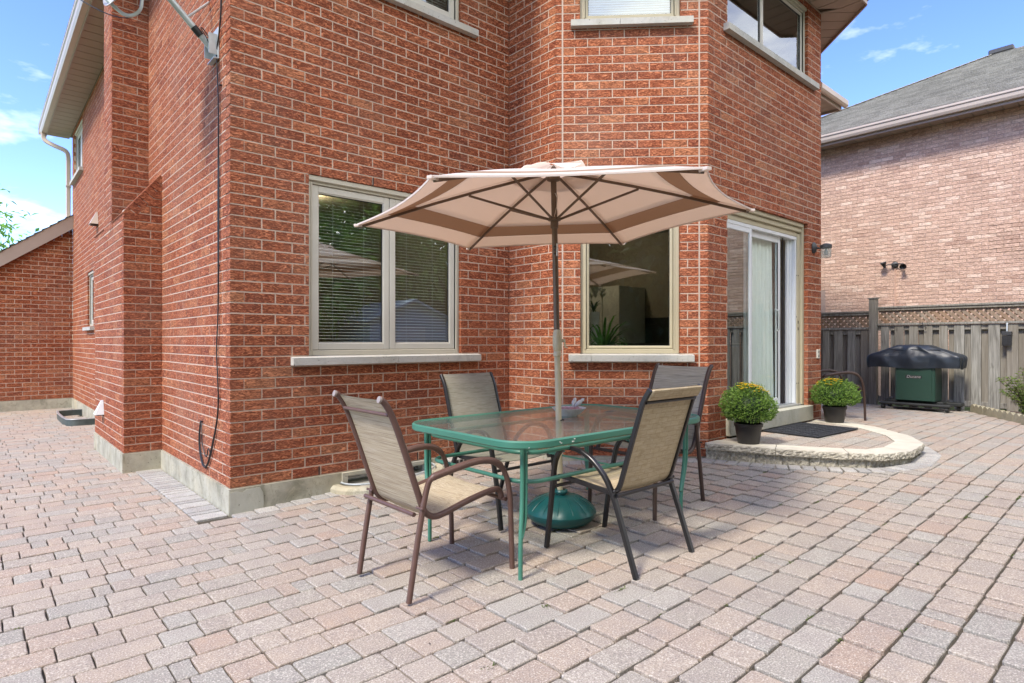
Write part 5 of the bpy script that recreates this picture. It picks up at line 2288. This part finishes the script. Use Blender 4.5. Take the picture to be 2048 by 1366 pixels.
ex_, ez = NX - .46, zE + .17
W_ = 9.8
e = [(ex_, 3.05, ez), (ex_, -9.45, ez), (ex_ + W_, -9.45, ez), (ex_ + W_, 3.05, ez)]
rA, rB = (ex_ + W_ / 2, 3.05 - W_ / 2, ez + W_ / 2 * .507), (ex_ + W_ / 2, -9.45 + W_ / 2, ez + W_ / 2 * .507)
roof_strip(b, e[1], e[0], rB, rA, 40, rn)
roof_strip(b, e[0], e[3], rA, rA, 40, rn)
roof_strip(b, e[3], e[2], rA, rB, 40, rn)
roof_strip(b, e[2], e[1], rB, rB, 40, rn)
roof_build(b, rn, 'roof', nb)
b = MB()
ca, cb2 = Vector(e[0]), Vector(rA)
for i in range(44):
    p0, p1 = ca.lerp(cb2, i / 44), ca.lerp(cb2, (i + 1.15) / 44)
    b.rect([p0 + Vector((0, 0, .02)), p1 + Vector((0, 0, .012))], .16, .012, up=(0, 0, 1))
b.build('hip_cap', plain('hip cap shingle', (.25, .245, .225), .95, .3, 30, .5, 80, kind='Position'), nb, smooth=0, kind='stuff')
for yv0, yv1, mk in ((-1.75, -2.2, 'iron'), (-2.55, -3.6, 'dish')):
    b = MB()
    b.box(rA[0] - .16, rA[0] + .16, yv1, yv0, rA[2] - .04, rA[2] + .07, .02)
    b.build('ridge_vent', M[mk], nb)
fl2 = thing('floodlight', 'twin lamp floodlight above a thin conduit on the pink brick wall', 'floodlight', (NX - .03, -1.12, 2.74))
b = MB()
b.lathe([(0, 0), (.055, 0), (.062, .012), (.058, .03), (.03, .05), (0, .055)], 18, M=Matrix.Translation((NX - .004, -1.12, 2.745)) @ Matrix.Rotation(-PI / 2, 4, 'Y'))
b.build('back_box', M['iron'], fl2)
for dy, dz, tl in ((.19, -.045, .9), (-.19, -.03, -1.1)):
    b = MB()
    b.tube([(NX - .05, -1.12, 2.76), (NX - .08, -1.12 + dy * .5, 2.755), (NX - .10, -1.12 + dy * .75, 2.735)], .009, 8)
    ar = b.build('arm', M['iron'], fl2)
    b = MB()
    d_ = Vector((-.75, dy * 1.2, -.55)) if dy < 0 else Vector((-.2, dy * .6, .55))
    rot = d_.to_track_quat('Z', 'Y').to_matrix().to_4x4()
    b.lathe([(.022, -.03), (.026, 0), (.035, .03), (.058, .075), (.055, .075), (.03, .035), (0, .03)], 18, M=Matrix.Translation((NX - .10, -1.12 + dy * .8, 2.725)) @ rot)
    b.build('lamp_head', M['iron'], fl2)
cd_ = MB()
cd_.tube([(NX - .012, -1.12, 2.70), (NX - .012, -1.12, 1.2)], .010, 8)
cd_.build('conduit', M['copper'], fl2)

# ------------------------------------------------------------------ things on the house walls
wl = thing('wall_lantern', 'black wall lantern with clear glass jar on the bay corner', 'wall lamp', A_D.at(2.43, 0, 2.44))
b = MB()
b.lathe([(0, 0), (.052, 0), (.055, .01), (.04, .03), (.018, .04), (0, .045)], 20, M=Matrix.Translation(A_D.at(2.43, .001, 2.455)) @ Matrix.Rotation(PI / 2, 4, 'X') @ Matrix.Scale(1.3, 4, (0, 1, 0)))
b.tube(smoothpath([A_D.at(2.43, .03, 2.455), A_D.at(2.43, .075, 2.44), A_D.at(2.43, .12, 2.455)], 2), .011, 8)
b.build('bracket', M['iron'], wl)
b = MB()
b.lathe([(0, .055), (.03, .05), (.062, .035), (.066, .03), (.066, -.005), (.060, -.006), (0, -.004)], 24, c=A_D.at(2.43, .15, 2.44))
b.build('cap', M['iron'], wl)
b = MB()
b.lathe([(.055, -.006), (.058, -.03), (.058, -.10), (.050, -.118), (0, -.122)], 24, c=A_D.at(2.43, .15, 2.44))
b.build('glass_jar', M['jar'], wl)
b = MB()
b.lathe([(.012, -.006), (.014, -.035), (.024, -.06), (.02, -.085), (0, -.095)], 14, c=A_D.at(2.43, .15, 2.44))
b.build('bulb', M['cap'], wl)
ou = thing('wall_outlet', 'small almond outdoor outlet cover on the bay corner bricks', 'outlet', A_D.at(2.555, 0, 1.16))
b = MB()
b.wbox(A_D, 2.52, 2.59, 0, .018, 1.095, 1.205, .004)
b.build('cover_plate', M['plate'], ou)
b = MB()
for z_ in (1.125, 1.175):
    b.wbox(A_D, 2.545, 2.567, .017, .020, z_ - .016, z_ + .016, .001)
b.build('socket', M['iron'], ou)


def hood(name, label, fr, s, z, w, h, d, mk, cat):
    t = thing(name, label, cat, fr.at(s, 0, z))
    b = MB()
    b.add([fr.at(s - w / 2, .002, z), fr.at(s + w / 2, .002, z), fr.at(s + w / 2, d, z), fr.at(s - w / 2, d, z), fr.at(s - w * .12, .002, z + h), fr.at(s + w * .12, .002, z + h), fr.at(s + w * .12, .02, z + h), fr.at(s - w * .12, .02, z + h)],
          [(3, 2, 1, 0), (4, 5, 6, 7), (0, 1, 5, 4), (1, 2, 6, 5), (2, 3, 7, 6), (3, 0, 4, 7)])
    b.build('hood', M[mk], t, smooth=0)
    b = MB()
    b.wbox(fr, s - w * .36, s + w * .36, .003, d * .8, z - .012, z - .001)
    b.build('flap', M['gasket'], t)
    return t


hood('dryer_vent', 'white plastic vent hood low on the chimney breast', A_CW, 4.14 - 3.50, .47, .17, .16, .085, 'white', 'vent')
hood('exhaust_vent', 'cream exhaust hood high on the side wall above the ledge', A_W, 9.9 - 6.62, 3.14, .22, .20, .11, 'gutter', 'vent')

wlw = thing('window_well', 'dark plastic window well rim on the paving by the side wall', 'window well', (-.2, 7.5, 0))
b = MB()
pts = [(-.02, 8.3, .035), (-.30, 8.3, .035), (-.40, 8.2, .035), (-.40, 6.75, .035), (-.30, 6.62, .035), (-.02, 6.62, .035)]
b.rect(smoothpath(pts, 1), .02, .13, up=(0, 0, 1))
b.build('rim', M['well'], wlw)
b = MB()
b.rect([Vector(p) + Vector((0, 0, .066)) for p in smoothpath(pts, 1)], .035, .012, up=(0, 0, 1))
b.build('lip', M['alum'], wlw)

ww = thing('basement_well_cover', 'low concrete rim with pale metal edge under the basement window', 'window well', (1.35, -.2, .05))
b = MB()
arc = [(1.34 + .50 * math.cos(a), -.015 - .34 * math.sin(a) ** .8, gz(1.34 + .5 * math.cos(a)) + .01) for a in [PI * i / 22 for i in range(23)]]
b.rect(arc, .10, .085, up=(0, 0, 1), b=.3)
b.build('concrete_rim', M['concrete'], ww)
b = MB()
arc = [(1.34 + .45 * math.cos(a), -.015 - .285 * math.sin(a) ** .8, gz(1.34 + .5 * math.cos(a)) + .062) for a in [PI * i / 22 for i in range(23)]]
b.tube(arc, .008, 8)
b.build('metal_edge', M['galv'], ww)
pb_ = thing('concrete_block', 'grey ribbed concrete block against the foundation behind the brown chair', 'block', (2.02, -.10, gz(2.02)))
b = MB()
b.box(-.10, .10, -.07, .07, 0, .085, .008)
b.build('block_body', M['paver_grey'], pb_, local=True, smooth=0)
b = MB()
for i in range(4):
    b.box(-.09 + i * .05, -.06 + i * .05, -.074, -.0705, .012, .072)
b.build('block_groove', M['gasket'], pb_, local=True, smooth=0, kind='stuff')

# cable down the corner of the side wall
cb = thing('hanging_cable', 'black twin cable clipped down the side wall near the corner', 'cable', (-.012, .25, 2.0))
pw = [(.13, 4.9), (.16, 3.945), (.20, 3.75), (.30, 3.60), (.285, 3.485), (.25, 3.2), (.238, 2.80), (.232, 2.3), (.246, 1.63), (.27, 1.42), (.305, 1.233), (.27, 1.05), (.24, .842), (.27, .68), (.40, .46), (.455, .38)]
loop = [(.455, .38), (.53, .29), (.60, .262), (.665, .27), (.73, .34), (.765, .40), (.775, .50), (.75, .60), (.735, .635)]
for k, dd in enumerate((0, .016)):
    b = MB()
    pts = smoothpath([(-.012 - .004 * k, y_ + dd * math.sin(z_ * 3 + 1), z_) for y_, z_ in pw + loop[1:]], 2)
    b.tube(pts, .0048, 6)
    b.build('strand', M['cable'], cb)
b = MB()
b.tube(smoothpath([(-.012, .735, .635), (-.016, .69, .56), (-.014, .70, .45), (-.014, .62, .36), (-.012, .56, .35), (-.014, .52, .45), (-.012, .455, .38)], 2), .0045, 6)
b.build('loose_end', M['cable'], cb)
b = MB()
for y_, z_ in ((.2, 3.3), (.246, 1.9), (.24, .86), (.725, .63), (.60, .262)):
    b.box(-.02, -.001, y_ - .008, y_ + .008, z_ - .005, z_ + .005, .002)
b.build('clip', M['cable'], cb)

# satellite dish on its arm
sd = thing('satellite_dish', 'grey satellite dish on a pale pipe arm bracketed to the wall', 'satellite dish', (-.03, .34, 3.66))
b = MB()
b.box(-.012, -.001, .26, .42, 3.53, 3.78, .003)
b.box(-.075, -.012, .272, .280, 3.56, 3.72)
b.box(-.075, -.012, .388, .396, 3.56, 3.72)
b.box(-.045, -.012, .255, .425, 3.525, 3.533)
b.build('wall_bracket', M['galv'], sd)
b = MB()
arm_ = [(-.045, .335, 3.63), (-.22, .335, 3.80), (-.40, .335, 3.975), (-.46, .335, 4.07), (-.47, .335, 4.3)]
b.tube([arm_[0]] + smoothpath(arm_[1:], 2), .024, 14)
b.build('mast_arm', M['galv'], sd)
b = MB()
b.tube([(-.115, .335, 3.698), (-.168, .335, 3.749)], .0275, 14)
b.build('tape_wrap', M['cable'], sd)
b = MB()
b.tube([(-.22, .335, 3.80), (-.01, .52, 4.075)], .010, 8)
b.build('brace', M['galv'], sd)
b = MB()
b.tube(smoothpath([(-.05, .29, 3.60), (-.10, .285, 3.70), (-.13, .30, 3.74), (-.10, .36, 3.78), (-.06, .37, 3.74), (-.035, .35, 3.68), (-.02, .30, 3.60)], 2), .0045, 6)
b.build('loop_cable', M['cable'], sd)
DC = Vector((-.565, .43, 4.02))
dn = Vector((-.94, -.20, .28)).normalized()
rot = dn.to_track_quat('Z', 'Y').to_matrix().to_4x4()
b = MB()
b.lathe([(0, 0), (.08, .004), (.16, .017), (.23, .036), (.285, .056), (.285, .062), (.23, .042), (.16, .023), (.08, .010), (0, .006)], 40, M=Matrix.Translation(DC) @ rot)
b.build('reflector', M['dish'], sd)
b = MB()
b.rect([(-.475, .335, 4.2), tuple(DC - dn * .02)], .05, .08, up=(0, 0, 1))
b.build('mount', M['galv'], sd)
b = MB()
b.rect(smoothpath([(-.50, .375, 4.05), (-.505, .375, 3.86), (-.515, .385, 3.765), (-.575, .435, 3.722), (-.64, .475, 3.755), (-.80, .54, 3.93), (-.95, .60, 4.12)], 2), .022, .022, up=(0, 1, 0))
b.build('feed_arm', M['galv'], sd)
b = MB()
b.lathe([(0, -.03), (.03, -.03), (.03, .04), (.02, .06), (0, .06)], 14, M=Matrix.Translation((-.96, .60, 4.13)) @ rot)
b.build('feed_horn', M['dish'], sd)
b = MB()
b.tube(smoothpath([(-.515, .40, 3.75), (-.60, .50, 3.72), (-.75, .66, 3.80), (-.95, .85, 3.98), (-1.1, 1.0, 4.2)], 2), .004, 6)
b.build('feed_cable', M['cable'], sd)

# ------------------------------------------------------------------ seen through the glass
def drape(fr, s0, s1, n0, z0, z1, amp, k, top_in=1.0, bot_in=1.0):
    b = MB()
    nx, nz = 60, 24
    for j in range(nz + 1):
        t = j / nz
        w = top_in + (bot_in - top_in) * (1 - t)
        for i in range(nx + 1):
            u = i / nx
            s = s0 + (s1 - s0) * (u * w)
            q = fr.at(s, n0 + amp * math.sin(u * k + .5 * math.sin(t * 3)) * (.6 + .4 * (1 - t)), z0 + (z1 - z0) * t)
            b.v.append(tuple(q))
    for j in range(nz):
        for i in range(nx):
            a = j * (nx + 1) + i
            b.face([a, a + 1, a + nx + 2, a + nx + 1])
    return b


ct = thing('curtain', 'white curtain gathered behind the right pane of the sliding door', 'curtain', A_D.at(1.4, -.25, .36))
o = drape(A_D, 1.13, 1.76, -.195, .37, 2.56, .028, 40, .92, 1.0).build('cloth', M['curtain'], ct, smooth=80)
md = o.modifiers.new('thickness', 'SOLIDIFY')
md.thickness = .002

def potted(name, label, loc, n, l, w, pot, mk, stems=0):
    t = thing(name, label, 'houseplant', loc)
    b = MB()
    b.lathe([(0, 0), (pot[0] * .7, 0), (pot[0], pot[1]), (pot[0] * .92, pot[1]), (0, pot[1] - .02)], 20)
    b.build('vase', M['white_soft'], t, local=True)
    f = MB()
    for i in range(n):
        a = rf.uniform(0, 6.28)
        d_ = Vector((math.cos(a), math.sin(a), 0))
        hl = l * rf.uniform(.6, 1)
        e_ = rf.uniform(.9, 1.75)
        pts = [Vector((0, 0, pot[1])) + d_ * hl * u * .7 + Vector((0, 0, hl * (e_ * u - .95 * u * u))) for u in (0, .25, .5, .75, 1)]
        s_ = d_.cross(Vector((0, 0, 1)))
        f.tone = rf.uniform(.001, 1)
        o_ = len(f.v)
        for u, p in zip((.4, 1, .9, .6, .05), pts):
            f.v += [tuple(p - s_ * w * u), tuple(p + s_ * w * u)]
        for q in range(4):
            f.face([o_ + 2 * q, o_ + 2 * q + 1, o_ + 2 * q + 3, o_ + 2 * q + 2])
    f.build('leaves', M[mk], t, smooth=60, local=True, kind='stuff')
    if stems:
        f = MB()
        for i in range(stems):
            a, r_ = rf.uniform(0, 6.28), rf.uniform(.02, .14)
            p = Vector((r_ * math.cos(a), r_ * math.sin(a), pot[1] + rf.uniform(.16, .26)))
            for q in range(6):
                g = q * PI / 3
                leaf(f, p, Vector((math.cos(g) * .5, math.sin(g) * .5, 1)), (0, 0, 1), .06, .022)
        f.build('blooms', M['lily'], t, smooth=0, local=True, kind='stuff')


tb2 = thing('indoor_table', 'dark dining table just inside the bay window', 'table', (4.2, -.35, .34))
b = MB()
b.box(3.45, 4.75, -.62, .25, 1.02, 1.06, .008)
b.build('top', M['floorboard'], tb2)
for x_, y_ in ((3.65, -.5), (4.65, -.5), (3.65, .18), (4.65, .18)):
    b = MB()
    b.box(x_ - .03, x_ + .03, y_ - .03, y_ + .03, .34, 1.02, .004)
    b.build('leg', M['floorboard'], tb2)
potted('spider_plant', 'arching green houseplant on the table inside the bay window', (3.76, -.50, 1.06), 60, .62, .014, (.07, .09), 'leaf_house')
potted('lily_vase', 'pale lilies in a white vase inside the bay window', (4.17, .0, 1.06), 14, .22, .012, (.075, .60), 'leaf_dark', 22)
cab = thing('white_cabinet', 'tall white kitchen cabinet deep inside the bay window', 'cabinet', (5.85, 1.0, .34))
for y_ in (.70, 1.02):
    b = MB()
    b.box(5.55, 6.18, y_, y_ + .31, .34, 2.12, .006)
    b.build('cabinet_door', M['white_soft'], cab)
ktc = thing('kitchen_counter', 'dark kitchen counter deep inside the bay window', 'counter', (5.9, .1, .34))
b = MB()
b.box(5.6, 6.18, -.9, .69, .34, 1.24, .006)
b.build('cupboard', M['floorboard'], ktc)
b = MB()
b.box(5.57, 6.18, -.92, .69, 1.24, 1.28, .006)
b.build('worktop', M['darkthing'], ktc)
b = MB()
b.box(6.17, 6.195, -.92, .69, 1.281, 1.66, .003)
b.build('backsplash', M['darkthing'], ktc)


for k, (x_, y_) in enumerate(((1.3, 1.6), (4.6, .9))):
    pl = thing('ceiling_light', ('recessed ceiling light inside the wide left window', 'recessed ceiling light inside the narrow bay window')[k], 'ceiling light', (x_, y_, 2.9))
    b = MB()
    b.lathe([(0, -.004), (.05, -.004), (.055, 0), (.075, 0), (.078, -.008), (.05, -.012)], 20, c=(x_, y_, 2.915))
    b.build('trim_ring', M['white_soft'], pl)
    em, t_, b_ = newmat('lit lens')
    b_.inputs['Emission Color'].default_value = (1, .82, .55, 1)
    b_.inputs['Emission Strength'].default_value = 6
    b = MB()
    b.lathe([(0, -.0), (.048, -.0), (.048, .003)], 20, c=(x_, y_, 2.908))
    b.build('lens', em, pl)
    ld = bpy.data.lights.new('ceiling_lamp', 'POINT')
    ld.energy = 6
    ld.color = (1, .80, .58)
    ld.shadow_soft_size = .06
    lo = bpy.data.objects.new('ceiling_lamp', ld)
    COL.objects.link(lo)
    lo.parent = pl
    lo.location = (0, 0, -.06)


# ------------------------------------------------------------------ trees, shed behind the camera (seen in the window glass)
def tree(name, label, loc, h, cr, n, mk, cat='tree', low=.30, lsz=.16, group=None):
    t = thing(name, label, cat, loc, rf.random() * 6, group)
    b = MB()
    b.tube(smoothpath([(0, 0, -.1), (.05 * h * rf.uniform(-.4, .4), .03 * h * rf.uniform(-.4, .4), h * .4), (.02 * h, 0, h * .85)], 2), .028 * h, 9, scale=[1.2 - 1.0 * i / 11 for i in range(12)])
    tr = b.build('trunk', M['bark'], t, local=True)
    clumps = []
    lm = MB()
    for i in range(20):
        a = rf.uniform(0, 6.28)
        z = rf.uniform(low, .97) * h
        env = cr * math.sqrt(max(.05, 1 - ((z / h - .55) / .52) ** 2))
        r_ = env * rf.uniform(.25, .95)
        c = Vector((r_ * math.cos(a), r_ * math.sin(a), z))
        clumps.append((c, cr * rf.uniform(.28, .50)))
        s_ = Vector((0, 0, z * .62))
        lm.tube([s_, s_.lerp(c, .5) + Vector((0, 0, .1 * h * .3)), c], .007 * h, 5, scale=[1.3, .8, .3])
    lm.build('limbs', M['bark'], t, local=True, kind='stuff')
    f = MB()
    for i in range(n):
        c, r_ = clumps[i % len(clumps)]
        v = Vector((rf.gauss(0, 1), rf.gauss(0, 1), rf.gauss(0, 1))).normalized()
        p = c + v * r_ * (rf.random() ** .45)
        d_ = v + Vector((rf.uniform(-1, 1), rf.uniform(-1, 1), rf.uniform(-1.2, .4)))
        f.tone = min(1, max(.001, rf.gauss(.45, .25)))
        leaf(f, p, d_, v + Vector((0, 0, .8)), lsz * rf.uniform(.7, 1.3), lsz * .6 * rf.uniform(.7, 1.2), .2)
    f.build('crown', M[mk], t, smooth=0, local=True, kind='stuff')
    return t


tree('maple_tree', 'leafy green tree reflected in the left lower window', (4.6, -11.6, 0), 7.2, 3.1, 9000, 'leaf_tree', lsz=.28)
tree('garden_tree', 'green tree behind the shed, reflected in the window glass', (9.3, -13.0, .1), 8.0, 3.2, 7000, 'leaf_tree', lsz=.34)
tree('evergreen_tree', 'dark evergreen reflected in the narrow bay window', (-3.8, -10.8, 0), 7.5, 2.8, 9000, 'leaf_dark', low=.05, lsz=.34)
tree('evergreen_tree', 'dark evergreen behind the camera near the lawn centre', (.6, -13.4, 0), 8.2, 3.2, 9000, 'leaf_dark', low=.05, lsz=.36)
tree('evergreen_tree', 'dark evergreen left of the reflected lawn, farthest west', (-8.6, -8.2, 0), 7.6, 3.0, 8000, 'leaf_dark', low=.05, lsz=.36)
tree('distant_tree', 'green treetop showing above the garage roof at the left edge', (-2.3, 23.0, 0), 6.1, 2.4, 2600, 'leaf_tree', lsz=.22)
hg = thing('cedar_hedge', 'tall dark cedar hedge at the end of the garden', 'hedge', (3.0, -15.0, 0))
f = MB()
for i in range(15000):
    x_, z_ = rf.uniform(-14, 16), rf.uniform(0, 4.4)
    n_ = Vector((rf.uniform(-.5, .5), 1, rf.uniform(-.3, .5)))
    f.tone = min(1, max(.001, rf.gauss(.4, .25)))
    leaf(f, (x_ - 3.0, .5 + .35 * math.sin(x_ * 1.9) + rf.uniform(-.35, .35), z_ + .3 * math.sin(x_ * 2.3)), n_ + Vector((rf.uniform(-.6, .6), 0, rf.uniform(.2, 1))), n_, rf.uniform(.2, .42), rf.uniform(.10, .2))
f.build('foliage', M['leaf_dark'], hg, smooth=0, local=True, kind='stuff')
f = MB()
f.box(-17, 13, -.3, .2, -.1, 4.2)
f.build('inner_growth', M['leaf_dark'], hg, smooth=0, local=True)
shd = thing('garden_shed', 'pale blue garden shed reflected in the right window pane', 'shed', (7.1, -9.4, .1))
b = MB()
b.box(5.9, 8.3, -10.6, -8.6, -.1, 1.85)
b.build('wall', M['siding'], shd, smooth=0)
b = MB()
for i in range(13):
    b.box(5.885, 8.315, -8.600, -8.585, .05 + i * .14, .05 + i * .14 + .125, .004)
b.add([(5.9, -8.6, 1.85), (8.3, -8.6, 1.85), (7.1, -8.6, 2.35)], [(2, 1, 0)])
b.build('cladding', M['siding'], shd, smooth=0, kind='stuff')
b = MB()
for sx in (-1, 1):
    b.hexa([(7.1, -8.4, 2.36), (7.1 + sx * 1.4, -8.4, 1.78), (7.1 + sx * 1.4, -10.8, 1.78), (7.1, -10.8, 2.36), (7.1, -8.4, 2.41), (7.1 + sx * 1.4, -8.4, 1.83), (7.1 + sx * 1.4, -10.8, 1.83), (7.1, -10.8, 2.41)])
b.build('roof', M['siding'], shd, smooth=0)
b = MB()
b.box(6.6, 7.5, -8.582, -8.565, .05, 1.7, .004)
b.build('door', M['white'], shd, smooth=0)

# moss and small weeds in the paving joints
mo = MB()
rm = random.Random(77)
joints = [(-.73, -2.62), (-.98, -2.28), (-.42, -2.70), (-.85, -1.95), (.62, -2.75), (1.02, -2.9), (-1.05, -1.62), (-.35, -1.72), (2.2, -3.75), (3.4, -3.86), (2.9, -3.53), (.12, -2.95), (-.2, -2.45), (.95, -3.1), (3.0, -3.2), (1.9, -3.36), (.4, -.02), (1.3, -.05), (-.34, 2.9), (-.36, 3.6), (-.34, 3.25), (9.3, -2.7), (9.1, -2.95), (8.9, -3.1), (3.96, -2.5), (4.3, -3.12), (5.2, -3.28)]
for k in range(60):
    jx = rm.uniform(-2.5, 4.5)
    jy = -4.17 + PITCH * round((rm.uniform(-4.2, -.6) + 4.17) / PITCH)
    joints.append((jx, jy))
for (jx, jy) in joints:
    if inside((jx, jy), HOUSE_POLY) or inside((jx, jy), ring_poly):
        continue
    s_ = rm.uniform(.3, 1.2)
    for i in range(int(36 * s_)):
        a = rm.uniform(0, 6.28)
        p = Vector((jx + rm.gauss(0, .028) * s_, jy + rm.gauss(0, .006), gz(jx) - .006))
        mo.tone = rm.uniform(.001, 1)
        leaf(mo, p, Vector((math.cos(a), math.sin(a), rm.uniform(.3, 1.1))), (0, 0, 1), rm.uniform(.006, .017), rm.uniform(.004, .008))
mo.build('joint_weeds', M['moss'], None, smooth=0, kind='stuff')
# a few crumbs of litter: dry leaf bits
dl = MB()
for i in range(46):
    jx, jy = rm.uniform(-2, 7.5), rm.uniform(-4.3, -.9)
    if inside((jx, jy), HOUSE_POLY) or inside((jx, jy), ring_poly):
        continue
    a = rm.uniform(0, 6.28)
    dl.tone = rm.uniform(.001, 1)
    leaf(dl, (jx, jy, gz(jx) + .004), (math.cos(a), math.sin(a), .1), (0, 0, 1), rm.uniform(.008, .022), rm.uniform(.004, .010), .0)
dl.build('leaf_litter', M['bark'], None, smooth=0, kind='stuff')
